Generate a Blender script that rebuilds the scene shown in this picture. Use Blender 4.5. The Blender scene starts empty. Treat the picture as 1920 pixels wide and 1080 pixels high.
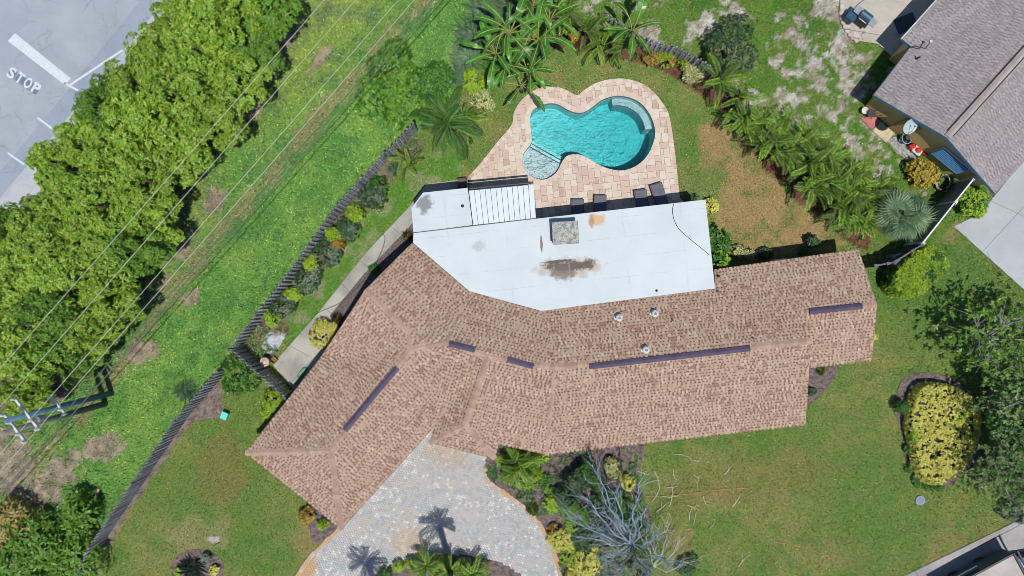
import bpy, bmesh, math, random
import numpy as np
from mathutils import Vector, Matrix
from mathutils.geometry import tessellate_polygon

# ---------------------------------------------------------------- camera, sky, sun, exposure
GS = 33.0            # survey units (one photo pixel at ground level) per metre
H = 42.0             # camera height in metres
scene = bpy.context.scene
col = scene.collection
cam_d = bpy.data.cameras.new('camera'); cam = bpy.data.objects.new('camera', cam_d); col.objects.link(cam)
cam.location = (0, 0, H); cam.rotation_euler = (0, 0, 0)
cam_d.sensor_width = 36.0; cam_d.lens = 36.0 * H / (1920 / GS)
cam_d.clip_start = 0.5; cam_d.clip_end = 1000
scene.camera = cam
SUN_EL = math.radians(73); SUN_AZ = (0.31, -0.95)     # the sun stands to the lower right, shadows run up and slightly left
n_ = math.hypot(*SUN_AZ); sx, sy = SUN_AZ[0] / n_, SUN_AZ[1] / n_
sun_dir = Vector((sx * math.cos(SUN_EL), sy * math.cos(SUN_EL), math.sin(SUN_EL)))
world = bpy.data.worlds.new('World'); scene.world = world; world.use_nodes = True
wn = world.node_tree.nodes; wl = world.node_tree.links
sky = wn.new('ShaderNodeTexSky'); sky.sky_type = 'NISHITA'; sky.sun_disc = False
sky.sun_elevation = SUN_EL; sky.sun_rotation = math.atan2(sx, sy)
sky.ozone_density = 3.0; sky.air_density = 1.0; sky.dust_density = 0.3
wl.new(sky.outputs[0], wn['Background'].inputs[0]); wn['Background'].inputs[1].default_value = 0.105
sl = bpy.data.lights.new('sun', 'SUN'); sl.energy = 4.6; sl.angle = math.radians(0.5); sl.color = (1.0, 0.965, 0.90)
so = bpy.data.objects.new('sun', sl); col.objects.link(so); so.location = (0, 0, 60)
so.rotation_euler = sun_dir.to_track_quat('Z', 'Y').to_euler()
vs = scene.view_settings
vs.view_transform = 'Standard'; vs.look = 'None'; vs.gamma = 1.0; vs.use_curve_mapping = False; vs.exposure = 0.32
scene.render.engine = 'CYCLES'; scene.cycles.filter_width = 0.8
scene.cycles.max_bounces = 6; scene.cycles.diffuse_bounces = 3; scene.cycles.transmission_bounces = 3
scene.cycles.transparent_max_bounces = 8; scene.cycles.caustics_reflective = False; scene.cycles.caustics_refractive = False
KEXP = 1.85           # display value of a white horizontal surface in the sun

# ---------------------------------------------------------------- helpers
RNG = np.random.default_rng(11)
rnd = random.Random(5)
def W(px, py, z=0.0):
    f = (1 - z / H) / GS
    return Vector(((px - 960) * f, (540 - py) * f, z))
def G(px, py): return ((px - 960) / GS, (540 - py) / GS)
def C(r, g, b, k=1.0):
    """albedo that shows as this 8-bit colour on a flat sunlit surface"""
    o = []
    for v in (r, g, b):
        v /= 255.0
        v = v / 12.92 if v <= 0.04045 else ((v + 0.055) / 1.055) ** 2.4
        o.append(min(0.86, v * k / KEXP))
    return tuple(o)
def rgba(c): return (c[0], c[1], c[2], 1.0)

def base_mat(name):
    m = bpy.data.materials.new(name); m.use_nodes = True
    nt = m.node_tree; b = nt.nodes['Principled BSDF']
    return m, nt, nt.nodes, nt.links, b
def mixc(nt, fac, a, b, mode='MIX'):
    n = nt.nodes.new('ShaderNodeMix'); n.data_type = 'RGBA'; n.blend_type = mode
    for s, v in ((n.inputs[0], fac), (n.inputs[6], a), (n.inputs[7], b)):
        if isinstance(v, (int, float)): s.default_value = v
        elif isinstance(v, tuple): s.default_value = rgba(v)
        else: nt.links.new(v, s)
    return n.outputs[2]
def noise(nt, scale, detail=4, rough=.6, vec=None, dist=0.0):
    n = nt.nodes.new('ShaderNodeTexNoise'); n.inputs['Scale'].default_value = scale
    n.inputs['Detail'].default_value = detail; n.inputs['Roughness'].default_value = rough; n.inputs['Distortion'].default_value = dist
    if vec is not None: nt.links.new(vec, n.inputs['Vector'])
    return n.outputs['Fac']
def ramp(nt, fac, lo, hi, a=0.0, b=1.0):
    n = nt.nodes.new('ShaderNodeMapRange'); n.interpolation_type = 'SMOOTHSTEP'
    nt.links.new(fac, n.inputs[0])
    for i, v in enumerate((lo, hi, a, b)): n.inputs[i + 1].default_value = v
    return n.outputs[0]
def mathn(nt, op, a, b):
    n = nt.nodes.new('ShaderNodeMath'); n.operation = op
    for s, v in ((n.inputs[0], a), (n.inputs[1], b)):
        if isinstance(v, (int, float)): s.default_value = v
        else: nt.links.new(v, s)
    return n.outputs[0]
def pos(nt): return nt.nodes.new('ShaderNodeNewGeometry').outputs['Position']
def island(nt): return nt.nodes.new('ShaderNodeNewGeometry').outputs['Random Per Island']
def bump(nt, h, strength, dist=.02):
    n = nt.nodes.new('ShaderNodeBump'); n.inputs['Strength'].default_value = strength; n.inputs['Distance'].default_value = dist
    nt.links.new(h, n.inputs['Height']); nt.links.new(n.outputs[0], nt.nodes['Principled BSDF'].inputs['Normal'])
def patch(nt, c, rx, ry, ang=0.0, rag=.6, nscale=2.0, lo=1.0, hi=.55):
    """mask of one worn or stained patch at a world position"""
    mp = nt.nodes.new('ShaderNodeMapping'); mp.vector_type = 'TEXTURE'
    nt.links.new(pos(nt), mp.inputs['Vector'])
    mp.inputs['Location'].default_value = (c[0], c[1], 0); mp.inputs['Rotation'].default_value = (0, 0, ang); mp.inputs['Scale'].default_value = (rx, ry, 1e6)
    ln = nt.nodes.new('ShaderNodeVectorMath'); ln.operation = 'LENGTH'; nt.links.new(mp.outputs[0], ln.inputs[0])
    n = noise(nt, nscale, 5, .65, pos(nt))
    d = mathn(nt, 'ADD', ln.outputs['Value'], mathn(nt, 'MULTIPLY', mathn(nt, 'SUBTRACT', n, .5), rag * 2))
    return ramp(nt, d, lo, hi)

def mat(name, c, c2=None, scale=3.0, rough=.85, fine=60.0, amt=.25, bumps=.3, isl=0.0, spec=.25, metal=0.0):
    """matt mottled surface: two tones by broad noise, value jitter by fine noise and by piece"""
    m, nt, N, L, b = base_mat(name)
    c2 = c2 or tuple(v * .72 for v in c)
    p = pos(nt)
    out = mixc(nt, ramp(nt, noise(nt, scale, 5, .6, p), .35, .68), c, c2)
    f = noise(nt, fine, 3, .7, p)
    v = ramp(nt, f, .3, .7, 1 - amt, 1 + amt)
    if isl: v = mathn(nt, 'MULTIPLY', v, ramp(nt, island(nt), 0, 1, 1 - isl, 1 + isl))
    h = nt.nodes.new('ShaderNodeVectorMath'); h.operation = 'SCALE'; L.new(out, h.inputs[0]); L.new(v, h.inputs[3])
    L.new(h.outputs[0], b.inputs['Base Color'])
    b.inputs['Roughness'].default_value = rough; b.inputs['Specular IOR Level'].default_value = spec; b.inputs['Metallic'].default_value = metal
    if bumps: bump(nt, f, bumps)
    return m
def multi(name, cols, rough=.8, scale=1.2, fine=50.0, amt=.18, by='island', bumps=.25, jitter=.35):
    """pieces coloured one by one from a short list of tones"""
    m, nt, N, L, b = base_mat(name)
    r = N.new('ShaderNodeValToRGB'); r.color_ramp.interpolation = 'CONSTANT'
    while len(r.color_ramp.elements) < len(cols): r.color_ramp.elements.new(1.0)
    acc = 0; tot = sum(w for _, w in cols)
    for e, (c, w) in zip(r.color_ramp.elements, cols): e.position = acc / tot; e.color = rgba(c); acc += w
    src = island(nt) if by == 'island' else N.new('ShaderNodeObjectInfo').outputs['Random']
    p = pos(nt)
    sh = mathn(nt, 'MULTIPLY', mathn(nt, 'SUBTRACT', noise(nt, scale, 3, .6, p), .5), jitter * 2)
    fr = mathn(nt, 'ADD', src, sh)
    fr = mathn(nt, 'MINIMUM', mathn(nt, 'MAXIMUM', fr, 0.0), 1.0)
    L.new(fr, r.inputs[0])
    f = noise(nt, fine, 3, .7, p)
    v = ramp(nt, f, .3, .7, 1 - amt, 1 + amt)
    h = N.new('ShaderNodeVectorMath'); h.operation = 'SCALE'; L.new(r.outputs[0], h.inputs[0]); L.new(v, h.inputs[3])
    L.new(h.outputs[0], b.inputs['Base Color']); b.inputs['Roughness'].default_value = rough; b.inputs['Specular IOR Level'].default_value = .2
    if bumps: bump(nt, f, bumps)
    return m
def plain(name, c, rough=.5, metal=0.0, spec=.4):
    m, nt, N, L, b = base_mat(name)
    f = noise(nt, 9, 4, .6, pos(nt))
    L.new(mixc(nt, ramp(nt, f, .3, .75), c, tuple(v * .8 for v in c)), b.inputs['Base Color'])
    b.inputs['Roughness'].default_value = rough; b.inputs['Metallic'].default_value = metal; b.inputs['Specular IOR Level'].default_value = spec
    return m
def leafm(name, cols, trans=.3, obj_var=.25, rough=.5):
    """leaves: tones by leaf, whole-plant shift by object, some light passing through"""
    m, nt, N, L, b = base_mat(name)
    r = N.new('ShaderNodeValToRGB')
    while len(r.color_ramp.elements) < len(cols): r.color_ramp.elements.new(1.0)
    for i, (e, c) in enumerate(zip(r.color_ramp.elements, cols)): e.position = i / max(1, len(cols) - 1); e.color = rgba(c)
    L.new(island(nt), r.inputs[0])
    v = ramp(nt, N.new('ShaderNodeObjectInfo').outputs['Random'], 0, 1, 1 - obj_var, 1 + obj_var)
    h = N.new('ShaderNodeVectorMath'); h.operation = 'SCALE'; L.new(r.outputs[0], h.inputs[0]); L.new(v, h.inputs[3])
    L.new(h.outputs[0], b.inputs['Base Color']); b.inputs['Roughness'].default_value = rough; b.inputs['Specular IOR Level'].default_value = .35
    t = N.new('ShaderNodeBsdfTranslucent'); L.new(h.outputs[0], t.inputs[0])
    mx = N.new('ShaderNodeMixShader'); mx.inputs[0].default_value = trans
    L.new(b.outputs[0], mx.inputs[1]); L.new(t.outputs[0], mx.inputs[2])
    L.new(mx.outputs[0], N['Material Output'].inputs[0])
    return m
def vcol(name, fine=22.0, amt=.25, bumps=.6, rough=.95):
    m, nt, N, L, b = base_mat(name)
    a = N.new('ShaderNodeAttribute'); a.attribute_name = 'Col'
    p = pos(nt)
    f = noise(nt, fine, 5, .75, p)
    v = ramp(nt, f, .28, .72, 1 - amt, 1 + amt)
    h = N.new('ShaderNodeVectorMath'); h.operation = 'SCALE'; L.new(a.outputs['Color'], h.inputs[0]); L.new(v, h.inputs[3])
    L.new(h.outputs[0], b.inputs['Base Color']); b.inputs['Roughness'].default_value = rough; b.inputs['Specular IOR Level'].default_value = .1
    if bumps: bump(nt, f, bumps, .05)
    return m

ORG = {}     # world origin of every root, so parts can be written in world coordinates
def thing(name, label, cat, loc=(0, 0, 0), group=None, kind=None):
    o = bpy.data.objects.new(name, None); col.objects.link(o); o.location = loc; o.empty_display_size = .3
    if label: o['label'] = label
    if cat: o['category'] = cat
    if group: o['group'] = group
    if kind: o['kind'] = kind
    ORG[o.name] = Vector(loc)
    return o
def tag(o, label=None, cat=None, group=None, kind=None):
    for k, v in (('label', label), ('category', cat), ('group', group), ('kind', kind)):
        if v: o[k] = v
    return o
def link(name, me, parent=None, kind=None):
    o = bpy.data.objects.new(name, me); col.objects.link(o)
    if parent is not None: o.parent = parent; ORG[o.name] = ORG[parent.name]
    else: ORG[o.name] = Vector((0, 0, 0))
    if kind: o['kind'] = kind
    return o
def dup(root, loc, scale=1.0, rz=0.0, label=None, group=None):
    """a copy of a thing with its own parts and sub-parts (mesh data shared)"""
    r = root.copy(); col.objects.link(r); r.location = loc; r.scale = (scale,) * 3 if isinstance(scale, (int, float)) else scale
    r.rotation_euler = (0, 0, rz); ORG[r.name] = Vector(loc)
    if label: r['label'] = label
    if group: r['group'] = group
    for ch in list(root.children):
        c = ch.copy(); col.objects.link(c); c.parent = r
        for g in list(ch.children):
            d = g.copy(); col.objects.link(d); d.parent = c
    return r

def np_mesh(name, V, F, mats, midx=None, cols=None, smooth=False):
    """mesh from arrays; F is (n, k) of equal-sided faces"""
    me = bpy.data.meshes.new(name)
    V = np.asarray(V, np.float32); F = np.asarray(F, np.int32); n, k = F.shape
    me.vertices.add(len(V)); me.vertices.foreach_set('co', V.ravel())
    me.loops.add(n * k); me.loops.foreach_set('vertex_index', F.ravel())
    me.polygons.add(n); me.polygons.foreach_set('loop_start', np.arange(0, n * k, k, dtype=np.int32))
    if midx is not None: me.polygons.foreach_set('material_index', np.asarray(midx, np.int32))
    if smooth: me.polygons.foreach_set('use_smooth', np.ones(n, bool))
    for m in (mats if isinstance(mats, (list, tuple)) else [mats]): me.materials.append(m)
    me.update(calc_edges=True)
    if cols is not None:
        at = me.color_attributes.new('Col', 'FLOAT_COLOR', 'POINT')
        c4 = np.ones((len(V), 4), np.float32); c4[:, :3] = cols
        at.data.foreach_set('color', c4.ravel())
    return me

class MB:
    """collects shapes in world coordinates and links them as one mesh"""
    def __init__(s): s.v = []; s.f = []; s.m = []; s.mi = 0
    def mat(s, i): s.mi = i; return s
    def add(s, vs, fs):
        o = len(s.v); s.v += [tuple(v) for v in vs]; s.f += [tuple(i + o for i in f) for f in fs]; s.m += [s.mi] * len(fs); return s
    def prism(s, pts, z0, z1, top=True, bottom=True):
        """pts: 2-D outline; z0/z1 numbers or per-point lists"""
        n = len(pts); a = [z0] * n if isinstance(z0, (int, float)) else z0; b = [z1] * n if isinstance(z1, (int, float)) else z1
        ar = sum(pts[i][0] * pts[(i + 1) % n][1] - pts[(i + 1) % n][0] * pts[i][1] for i in range(n))
        if ar < 0: pts = pts[::-1]; a = a[::-1]; b = b[::-1]
        vs = [(p[0], p[1], z) for p, z in zip(pts, a)] + [(p[0], p[1], z) for p, z in zip(pts, b)]
        fs = [(i, (i + 1) % n, n + (i + 1) % n, n + i) for i in range(n)]
        if n == 4 or n == 3: tris = [tuple(range(n))]
        else: tris = [t if tri_ccw(pts, t) else t[::-1] for t in tessellate_polygon([[Vector((p[0], p[1], 0)) for p in pts]])]
        if top: fs += [tuple(n + i for i in t) for t in tris]
        if bottom: fs += [tuple(t[::-1]) for t in tris]
        return s.add(vs, fs)
    def box(s, c, d, rz=0.0, rx=0.0, ry=0.0):
        R = Matrix.Rotation(rz, 3, 'Z') @ Matrix.Rotation(ry, 3, 'Y') @ Matrix.Rotation(rx, 3, 'X')
        vs = [Vector(c) + R @ Vector((x * d[0] / 2, y * d[1] / 2, z * d[2] / 2)) for z in (-1, 1) for (x, y) in ((-1, -1), (1, -1), (1, 1), (-1, 1))]
        return s.add(vs, [(3, 2, 1, 0), (4, 5, 6, 7), (0, 1, 5, 4), (1, 2, 6, 5), (2, 3, 7, 6), (3, 0, 4, 7)])
    def tube(s, pts, r, n=6, cap=True):
        pts = [Vector(p) for p in pts]; rs = [r] * len(pts) if isinstance(r, (int, float)) else r
        rings = []; up = None
        for i, p in enumerate(pts):
            t = (pts[min(i + 1, len(pts) - 1)] - pts[max(i - 1, 0)])
            if t.length < 1e-6: t = Vector((0, 0, 1))
            t.normalize()
            if up is None: up = t.orthogonal().normalized()
            a = up - t * up.dot(t); a = a.normalized() if a.length > 1e-5 else t.orthogonal().normalized(); up = a; b = t.cross(a)
            rings.append([p + (a * math.cos(2 * math.pi * k / n) + b * math.sin(2 * math.pi * k / n)) * rs[i] for k in range(n)])
        vs = [v for g in rings for v in g]; fs = []
        for i in range(len(pts) - 1):
            for k in range(n): fs.append((i * n + k, i * n + (k + 1) % n, (i + 1) * n + (k + 1) % n, (i + 1) * n + k))
        if cap: fs += [tuple(range(n))[::-1], tuple((len(pts) - 1) * n + k for k in range(n))]
        return s.add(vs, fs)
    def lathe(s, c, prof, n=16):
        """prof: (radius, z) from bottom to top about a vertical axis at c"""
        vs = []; fs = []
        for r, z in prof: vs += [(c[0] + r * math.cos(2 * math.pi * k / n), c[1] + r * math.sin(2 * math.pi * k / n), c[2] + z) for k in range(n)]
        for i in range(len(prof) - 1):
            for k in range(n): fs.append((i * n + k, i * n + (k + 1) % n, (i + 1) * n + (k + 1) % n, (i + 1) * n + k))
        fs += [tuple(range(n))[::-1], tuple((len(prof) - 1) * n + k for k in range(n))]
        return s.add(vs, fs)
    def mesh(s, name, mats, off=(0, 0, 0), smooth=False, bevel=0):
        me = bpy.data.meshes.new(name)
        me.from_pydata([(v[0] - off[0], v[1] - off[1], v[2] - off[2]) for v in s.v], [], s.f)
        for m in (mats if isinstance(mats, (list, tuple)) else [mats]): me.materials.append(m)
        me.polygons.foreach_set('material_index', s.m)
        if smooth: me.polygons.foreach_set('use_smooth', [True] * len(s.f))
        me.update()
        if bevel:
            bm = bmesh.new(); bm.from_mesh(me)
            ed = [e for e in bm.edges if len(e.link_faces) == 2 and e.calc_face_angle(0) > .5]
            bmesh.ops.bevel(bm, geom=ed, offset=bevel, segments=1, affect='EDGES', profile=.5, clamp_overlap=True); bm.to_mesh(me); bm.free()
        return me
    def build(s, name, mats, parent=None, kind=None, smooth=False, bevel=0):
        off = ORG[parent.name] if parent is not None else (0, 0, 0)
        return link(name, s.mesh(name, mats, off, smooth, bevel), parent, kind)
def tri_ccw(pts, t):
    a, b, c = (pts[i] for i in t)
    return (b[0] - a[0]) * (c[1] - a[1]) - (b[1] - a[1]) * (c[0] - a[0]) > 0

def smooth_poly(pts, n=6, closed=True):
    """Catmull-Rom through the points"""
    out = []; m = len(pts)
    for i in range(m if closed else m - 1):
        p0, p1, p2, p3 = (np.array(pts[(i + k) % m] if closed else pts[min(max(i + k, 0), m - 1)], float) for k in (-1, 0, 1, 2))
        for j in range(n):
            t = j / n
            out.append(tuple(.5 * (2 * p1 + (p2 - p0) * t + (2 * p0 - 5 * p1 + 4 * p2 - p3) * t * t + (3 * p1 - p0 - 3 * p2 + p3) * t ** 3)))
    if not closed: out.append(tuple(pts[-1]))
    return out
def inside(poly, x, y):
    """vectorised point in polygon"""
    x = np.asarray(x, float); y = np.asarray(y, float); r = np.zeros(x.shape, bool); n = len(poly)
    for i in range(n):
        x1, y1 = poly[i][:2]; x2, y2 = poly[(i + 1) % n][:2]
        if y1 == y2: continue
        c = ((y1 > y) != (y2 > y)) & (x < (x2 - x1) * (y - y1) / (y2 - y1) + x1); r ^= c
    return r
def dist_line(pts, x, y):
    """distance of many points to a polyline"""
    d = np.full(np.shape(x), 1e9)
    for (x1, y1), (x2, y2) in zip(pts[:-1], pts[1:]):
        dx, dy = x2 - x1, y2 - y1; t = np.clip(((x - x1) * dx + (y - y1) * dy) / (dx * dx + dy * dy + 1e-9), 0, 1)
        d = np.minimum(d, np.hypot(x - x1 - t * dx, y - y1 - t * dy))
    return d
def offset_poly(pts, d):
    """move every edge of an outline inwards by d"""
    n = len(pts); ar = sum(pts[i][0] * pts[(i + 1) % n][1] - pts[(i + 1) % n][0] * pts[i][1] for i in range(n))
    P = [Vector(p[:2]) for p in (pts if ar > 0 else pts[::-1])]; out = []
    for i in range(n):
        a, b, c = P[i - 1], P[i], P[(i + 1) % n]
        u = (b - a).normalized(); w = (c - b).normalized(); n1 = Vector((-u.y, u.x)); n2 = Vector((-w.y, w.x))
        bis = n1 + n2
        if bis.length < 1e-3: out.append(tuple(b + n1 * d)); continue
        bis.normalize(); out.append(tuple(b + bis * (d / max(.3, bis.dot(n1)))))
    return out
_lat = {}
def vnoise(x, y, scale, seed=0, octaves=4, gain=.55):
    """smooth value noise, 0..1"""
    tot = 0; amp = 1; s = 0
    for o in range(octaves):
        key = (seed, o)
        if key not in _lat: _lat[key] = np.random.default_rng(1000 + seed * 17 + o).random((256, 256))
        T = _lat[key]; u = np.asarray(x) * scale * 2 ** o + 1000; v = np.asarray(y) * scale * 2 ** o + 1000
        i = np.floor(u).astype(int); j = np.floor(v).astype(int); fu = u - i; fv = v - j
        fu = fu * fu * (3 - 2 * fu); fv = fv * fv * (3 - 2 * fv); i0 = i % 256; i1 = (i + 1) % 256; j0 = j % 256; j1 = (j + 1) % 256
        r = (T[i0, j0] * (1 - fu) + T[i1, j0] * fu) * (1 - fv) + (T[i0, j1] * (1 - fu) + T[i1, j1] * fu) * fv
        tot = tot + amp * r; s += amp; amp *= gain
    return tot / s
def sstep(a, b, x):
    t = np.clip((np.asarray(x) - a) / (b - a), 0, 1); return t * t * (3 - 2 * t)
def sheet(name, poly_px, z, m, kind='structure', n=0, parent=None, holes=None):
    """flat ground sheet from a survey outline"""
    pts = smooth_poly(poly_px, n) if n else poly_px
    loops = [[Vector((*G(*p), 0)) for p in pts]] + [[Vector((*G(*p), 0)) for p in h] for h in (holes or [])]
    tris = tessellate_polygon(loops); flat = [v for l in loops for v in l]
    tris = [t if tri_ccw(flat, t) else t[::-1] for t in tris]
    me = bpy.data.meshes.new(name); off = ORG[parent.name] if parent is not None else Vector((0, 0, 0))
    me.from_pydata([(v.x - off.x, v.y - off.y, z - off.z) for v in flat], [], [tuple(t) for t in tris]); me.materials.append(m); me.update()
    return link(name, me, parent, kind)
# ---------------------------------------------------------------- survey outlines (photo pixels at ground level)
ROAD = [(-700, -500), (560, -500), (400, -110), (312, 0), (160, 185), (10, 362), (-120, 520), (-700, 900)]
FOOTWAY = [(312, 0), (400, -110), (560, -500), (720, -500), (455, -60), (330, 110), (130, 340), (-60, 560), (-300, 900), (-700, 900), (-120, 520), (10, 362), (160, 185)]
POOL = [(994, 229), (996, 213), (1006, 202), (1021, 196), (1035, 194), (1048, 197), (1064, 206), (1077, 211), (1088, 212), (1099, 209), (1112, 200), (1128, 188), (1145, 182), (1161, 180),
        (1182, 184), (1201, 194), (1217, 213), (1226, 235), (1228, 254), (1222, 275), (1212, 294), (1196, 309), (1177, 318), (1158, 320), (1136, 315), (1118, 306), (1099, 295), (1085, 290),
        (1072, 290), (1061, 294), (1053, 305), (1045, 321), (1034, 331), (1021, 337), (1008, 336), (994, 329), (983, 315), (979, 302), (982, 288), (991, 276), (996, 269), (997, 256)]
POOLS = smooth_poly(POOL, 3)
DECK = [(878, 331), (903, 304), (932, 267), (959, 235), (963, 213), (973, 194), (989, 178), (1010, 166), (1034, 162), (1059, 168), (1081, 179), (1094, 170), (1115, 157), (1142, 149.5),
        (1169, 148), (1196, 154), (1220, 168), (1241, 192), (1253, 213), (1260, 248), (1267, 302), (1274, 370), (1276, 400), (1010, 425), (1000, 370), (880, 372)]
DRIVE = [(640, 985), (660, 950), (800, 800), (850, 800), (935, 840), (910, 862), (914, 898), (946, 920), (985, 948), (1018, 985), (1038, 1025), (1050, 1060), (1062, 1120), (1080, 1300), (480, 1300), (530, 1130), (553, 1080), (580, 1042), (612, 1010)]
WALK = [(800, 345), (866, 336), (870, 372), (802, 378), (778, 414), (682, 514), (618, 592), (642, 612), (615, 660), (603, 690), (560, 742), (512, 684), (540, 651), (593, 591), (690, 470), (768, 387)]
GRAVEL = [(618, 592), (682, 514), (778, 414), (800, 440), (720, 540), (650, 640)]
FENCEBED = [(772, 244), (800, 268), (730, 338), (694, 385), (655, 438), (622, 484), (584, 536), (540, 588), (538, 625), (508, 682), (470, 690), (447, 652), (540, 528), (636, 392), (720, 298)]
SIDEBED = [(395, 705), (414, 722), (416, 760), (428, 784), (388, 786), (362, 790), (322, 842), (285, 896), (243, 958), (205, 1020), (187, 1090), (160, 1130), (150, 1090), (178, 1016), (250, 915), (345, 775)]
TOPBED = [(1030, 96), (1060, 86), (1100, 92), (1135, 108), (1180, 112), (1225, 124), (1270, 150), (1320, 180), (1365, 213), (1395, 255), (1430, 310), (1485, 368), (1540, 410), (1590, 455), (1625, 470), (1640, 430), (1600, 370), (1520, 300),
          (1440, 235), (1400, 180), (1345, 145), (1250, 106), (1190, 80), (1120, 40), (1060, 40)]
FRONTBED = [(906, 872), (930, 820), (1030, 840), (1195, 815), (1198, 905), (1222, 985), (1180, 1060), (1130, 1110), (1060, 1110), (1040, 1025), (1018, 985), (985, 948), (946, 920), (914, 898)]
ISLAND = [(1690, 716), (1716, 700), (1760, 702), (1806, 722), (1835, 770), (1838, 850), (1790, 905), (1740, 918), (1714, 900), (1698, 862), (1688, 800), (1676, 762)]
CIRCLE = [(370 + 50 * math.cos(a), 1066 + 36 * math.sin(a)) for a in np.linspace(0, 2 * math.pi, 12, endpoint=False)]
GARBED = [(566, 950), (590, 955), (640, 985), (612, 1010), (588, 1018), (580, 990)]
RIGHTBED = [(1505, 690), (1572, 684), (1545, 735), (1505, 760)]
NDRIVE = [(1788, 424), (1830, 405), (1846, 390), (1905, 318), (2100, 120), (2500, 500), (2500, 1000), (1920, 543)]
CORNER = [(1688, 1084), (1893, 984), (2060, 890), (2300, 1200), (1900, 1400), (1600, 1130)]
PATIO = [(1578, -200), (1574, 25), (1584, 58), (1606, 76), (1646, 82), (1672, 106), (1760, 20), (1900, -200)]
ROUNDPAD = [(840 + 150 * math.cos(a), 1104 + 66 * math.sin(a)) for a in np.linspace(0, 2 * math.pi, 14, endpoint=False)]
HOUSE = [(470, 846), (612, 676), (772, 462), (778, 392), (800, 372), (1000, 362), (1010, 420), (1310, 388), (1330, 505), (1590, 482), (1612, 668), (1500, 690), (1490, 785), (1025, 838), (932, 846), (820, 815), (640, 975)]
NOGRASS = [ROAD, FOOTWAY, DECK, DRIVE, WALK, GRAVEL, ISLAND, CIRCLE, NDRIVE, CORNER, PATIO, HOUSE, FRONTBED, GARBED, RIGHTBED]
SPARSE = [FENCEBED, SIDEBED, TOPBED]

FENCE_A = [(782, 244), (728, 300), (640, 396), (545, 530), (452, 650)]       # foot of the back fence
FENCE_B = [(430, 690), (352, 780), (276, 892), (200, 1006), (150, 1110)]     # foot of the side fence
VERGE = [(120, -400), (960, -400), (905, 0), (880, 110), (850, 190)] + FENCE_A[1:] + [(436, 672)] + FENCE_B + [(60, 1500), (-900, 1500), (-900, 900)]
NYARD = [(1010, -400), (1080, 20), (1180, 70), (1340, 140), (1440, 235), (1600, 370), (1660, 470), (1740, 470), (1850, 350), (2300, 0), (2300, -400)]

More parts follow.
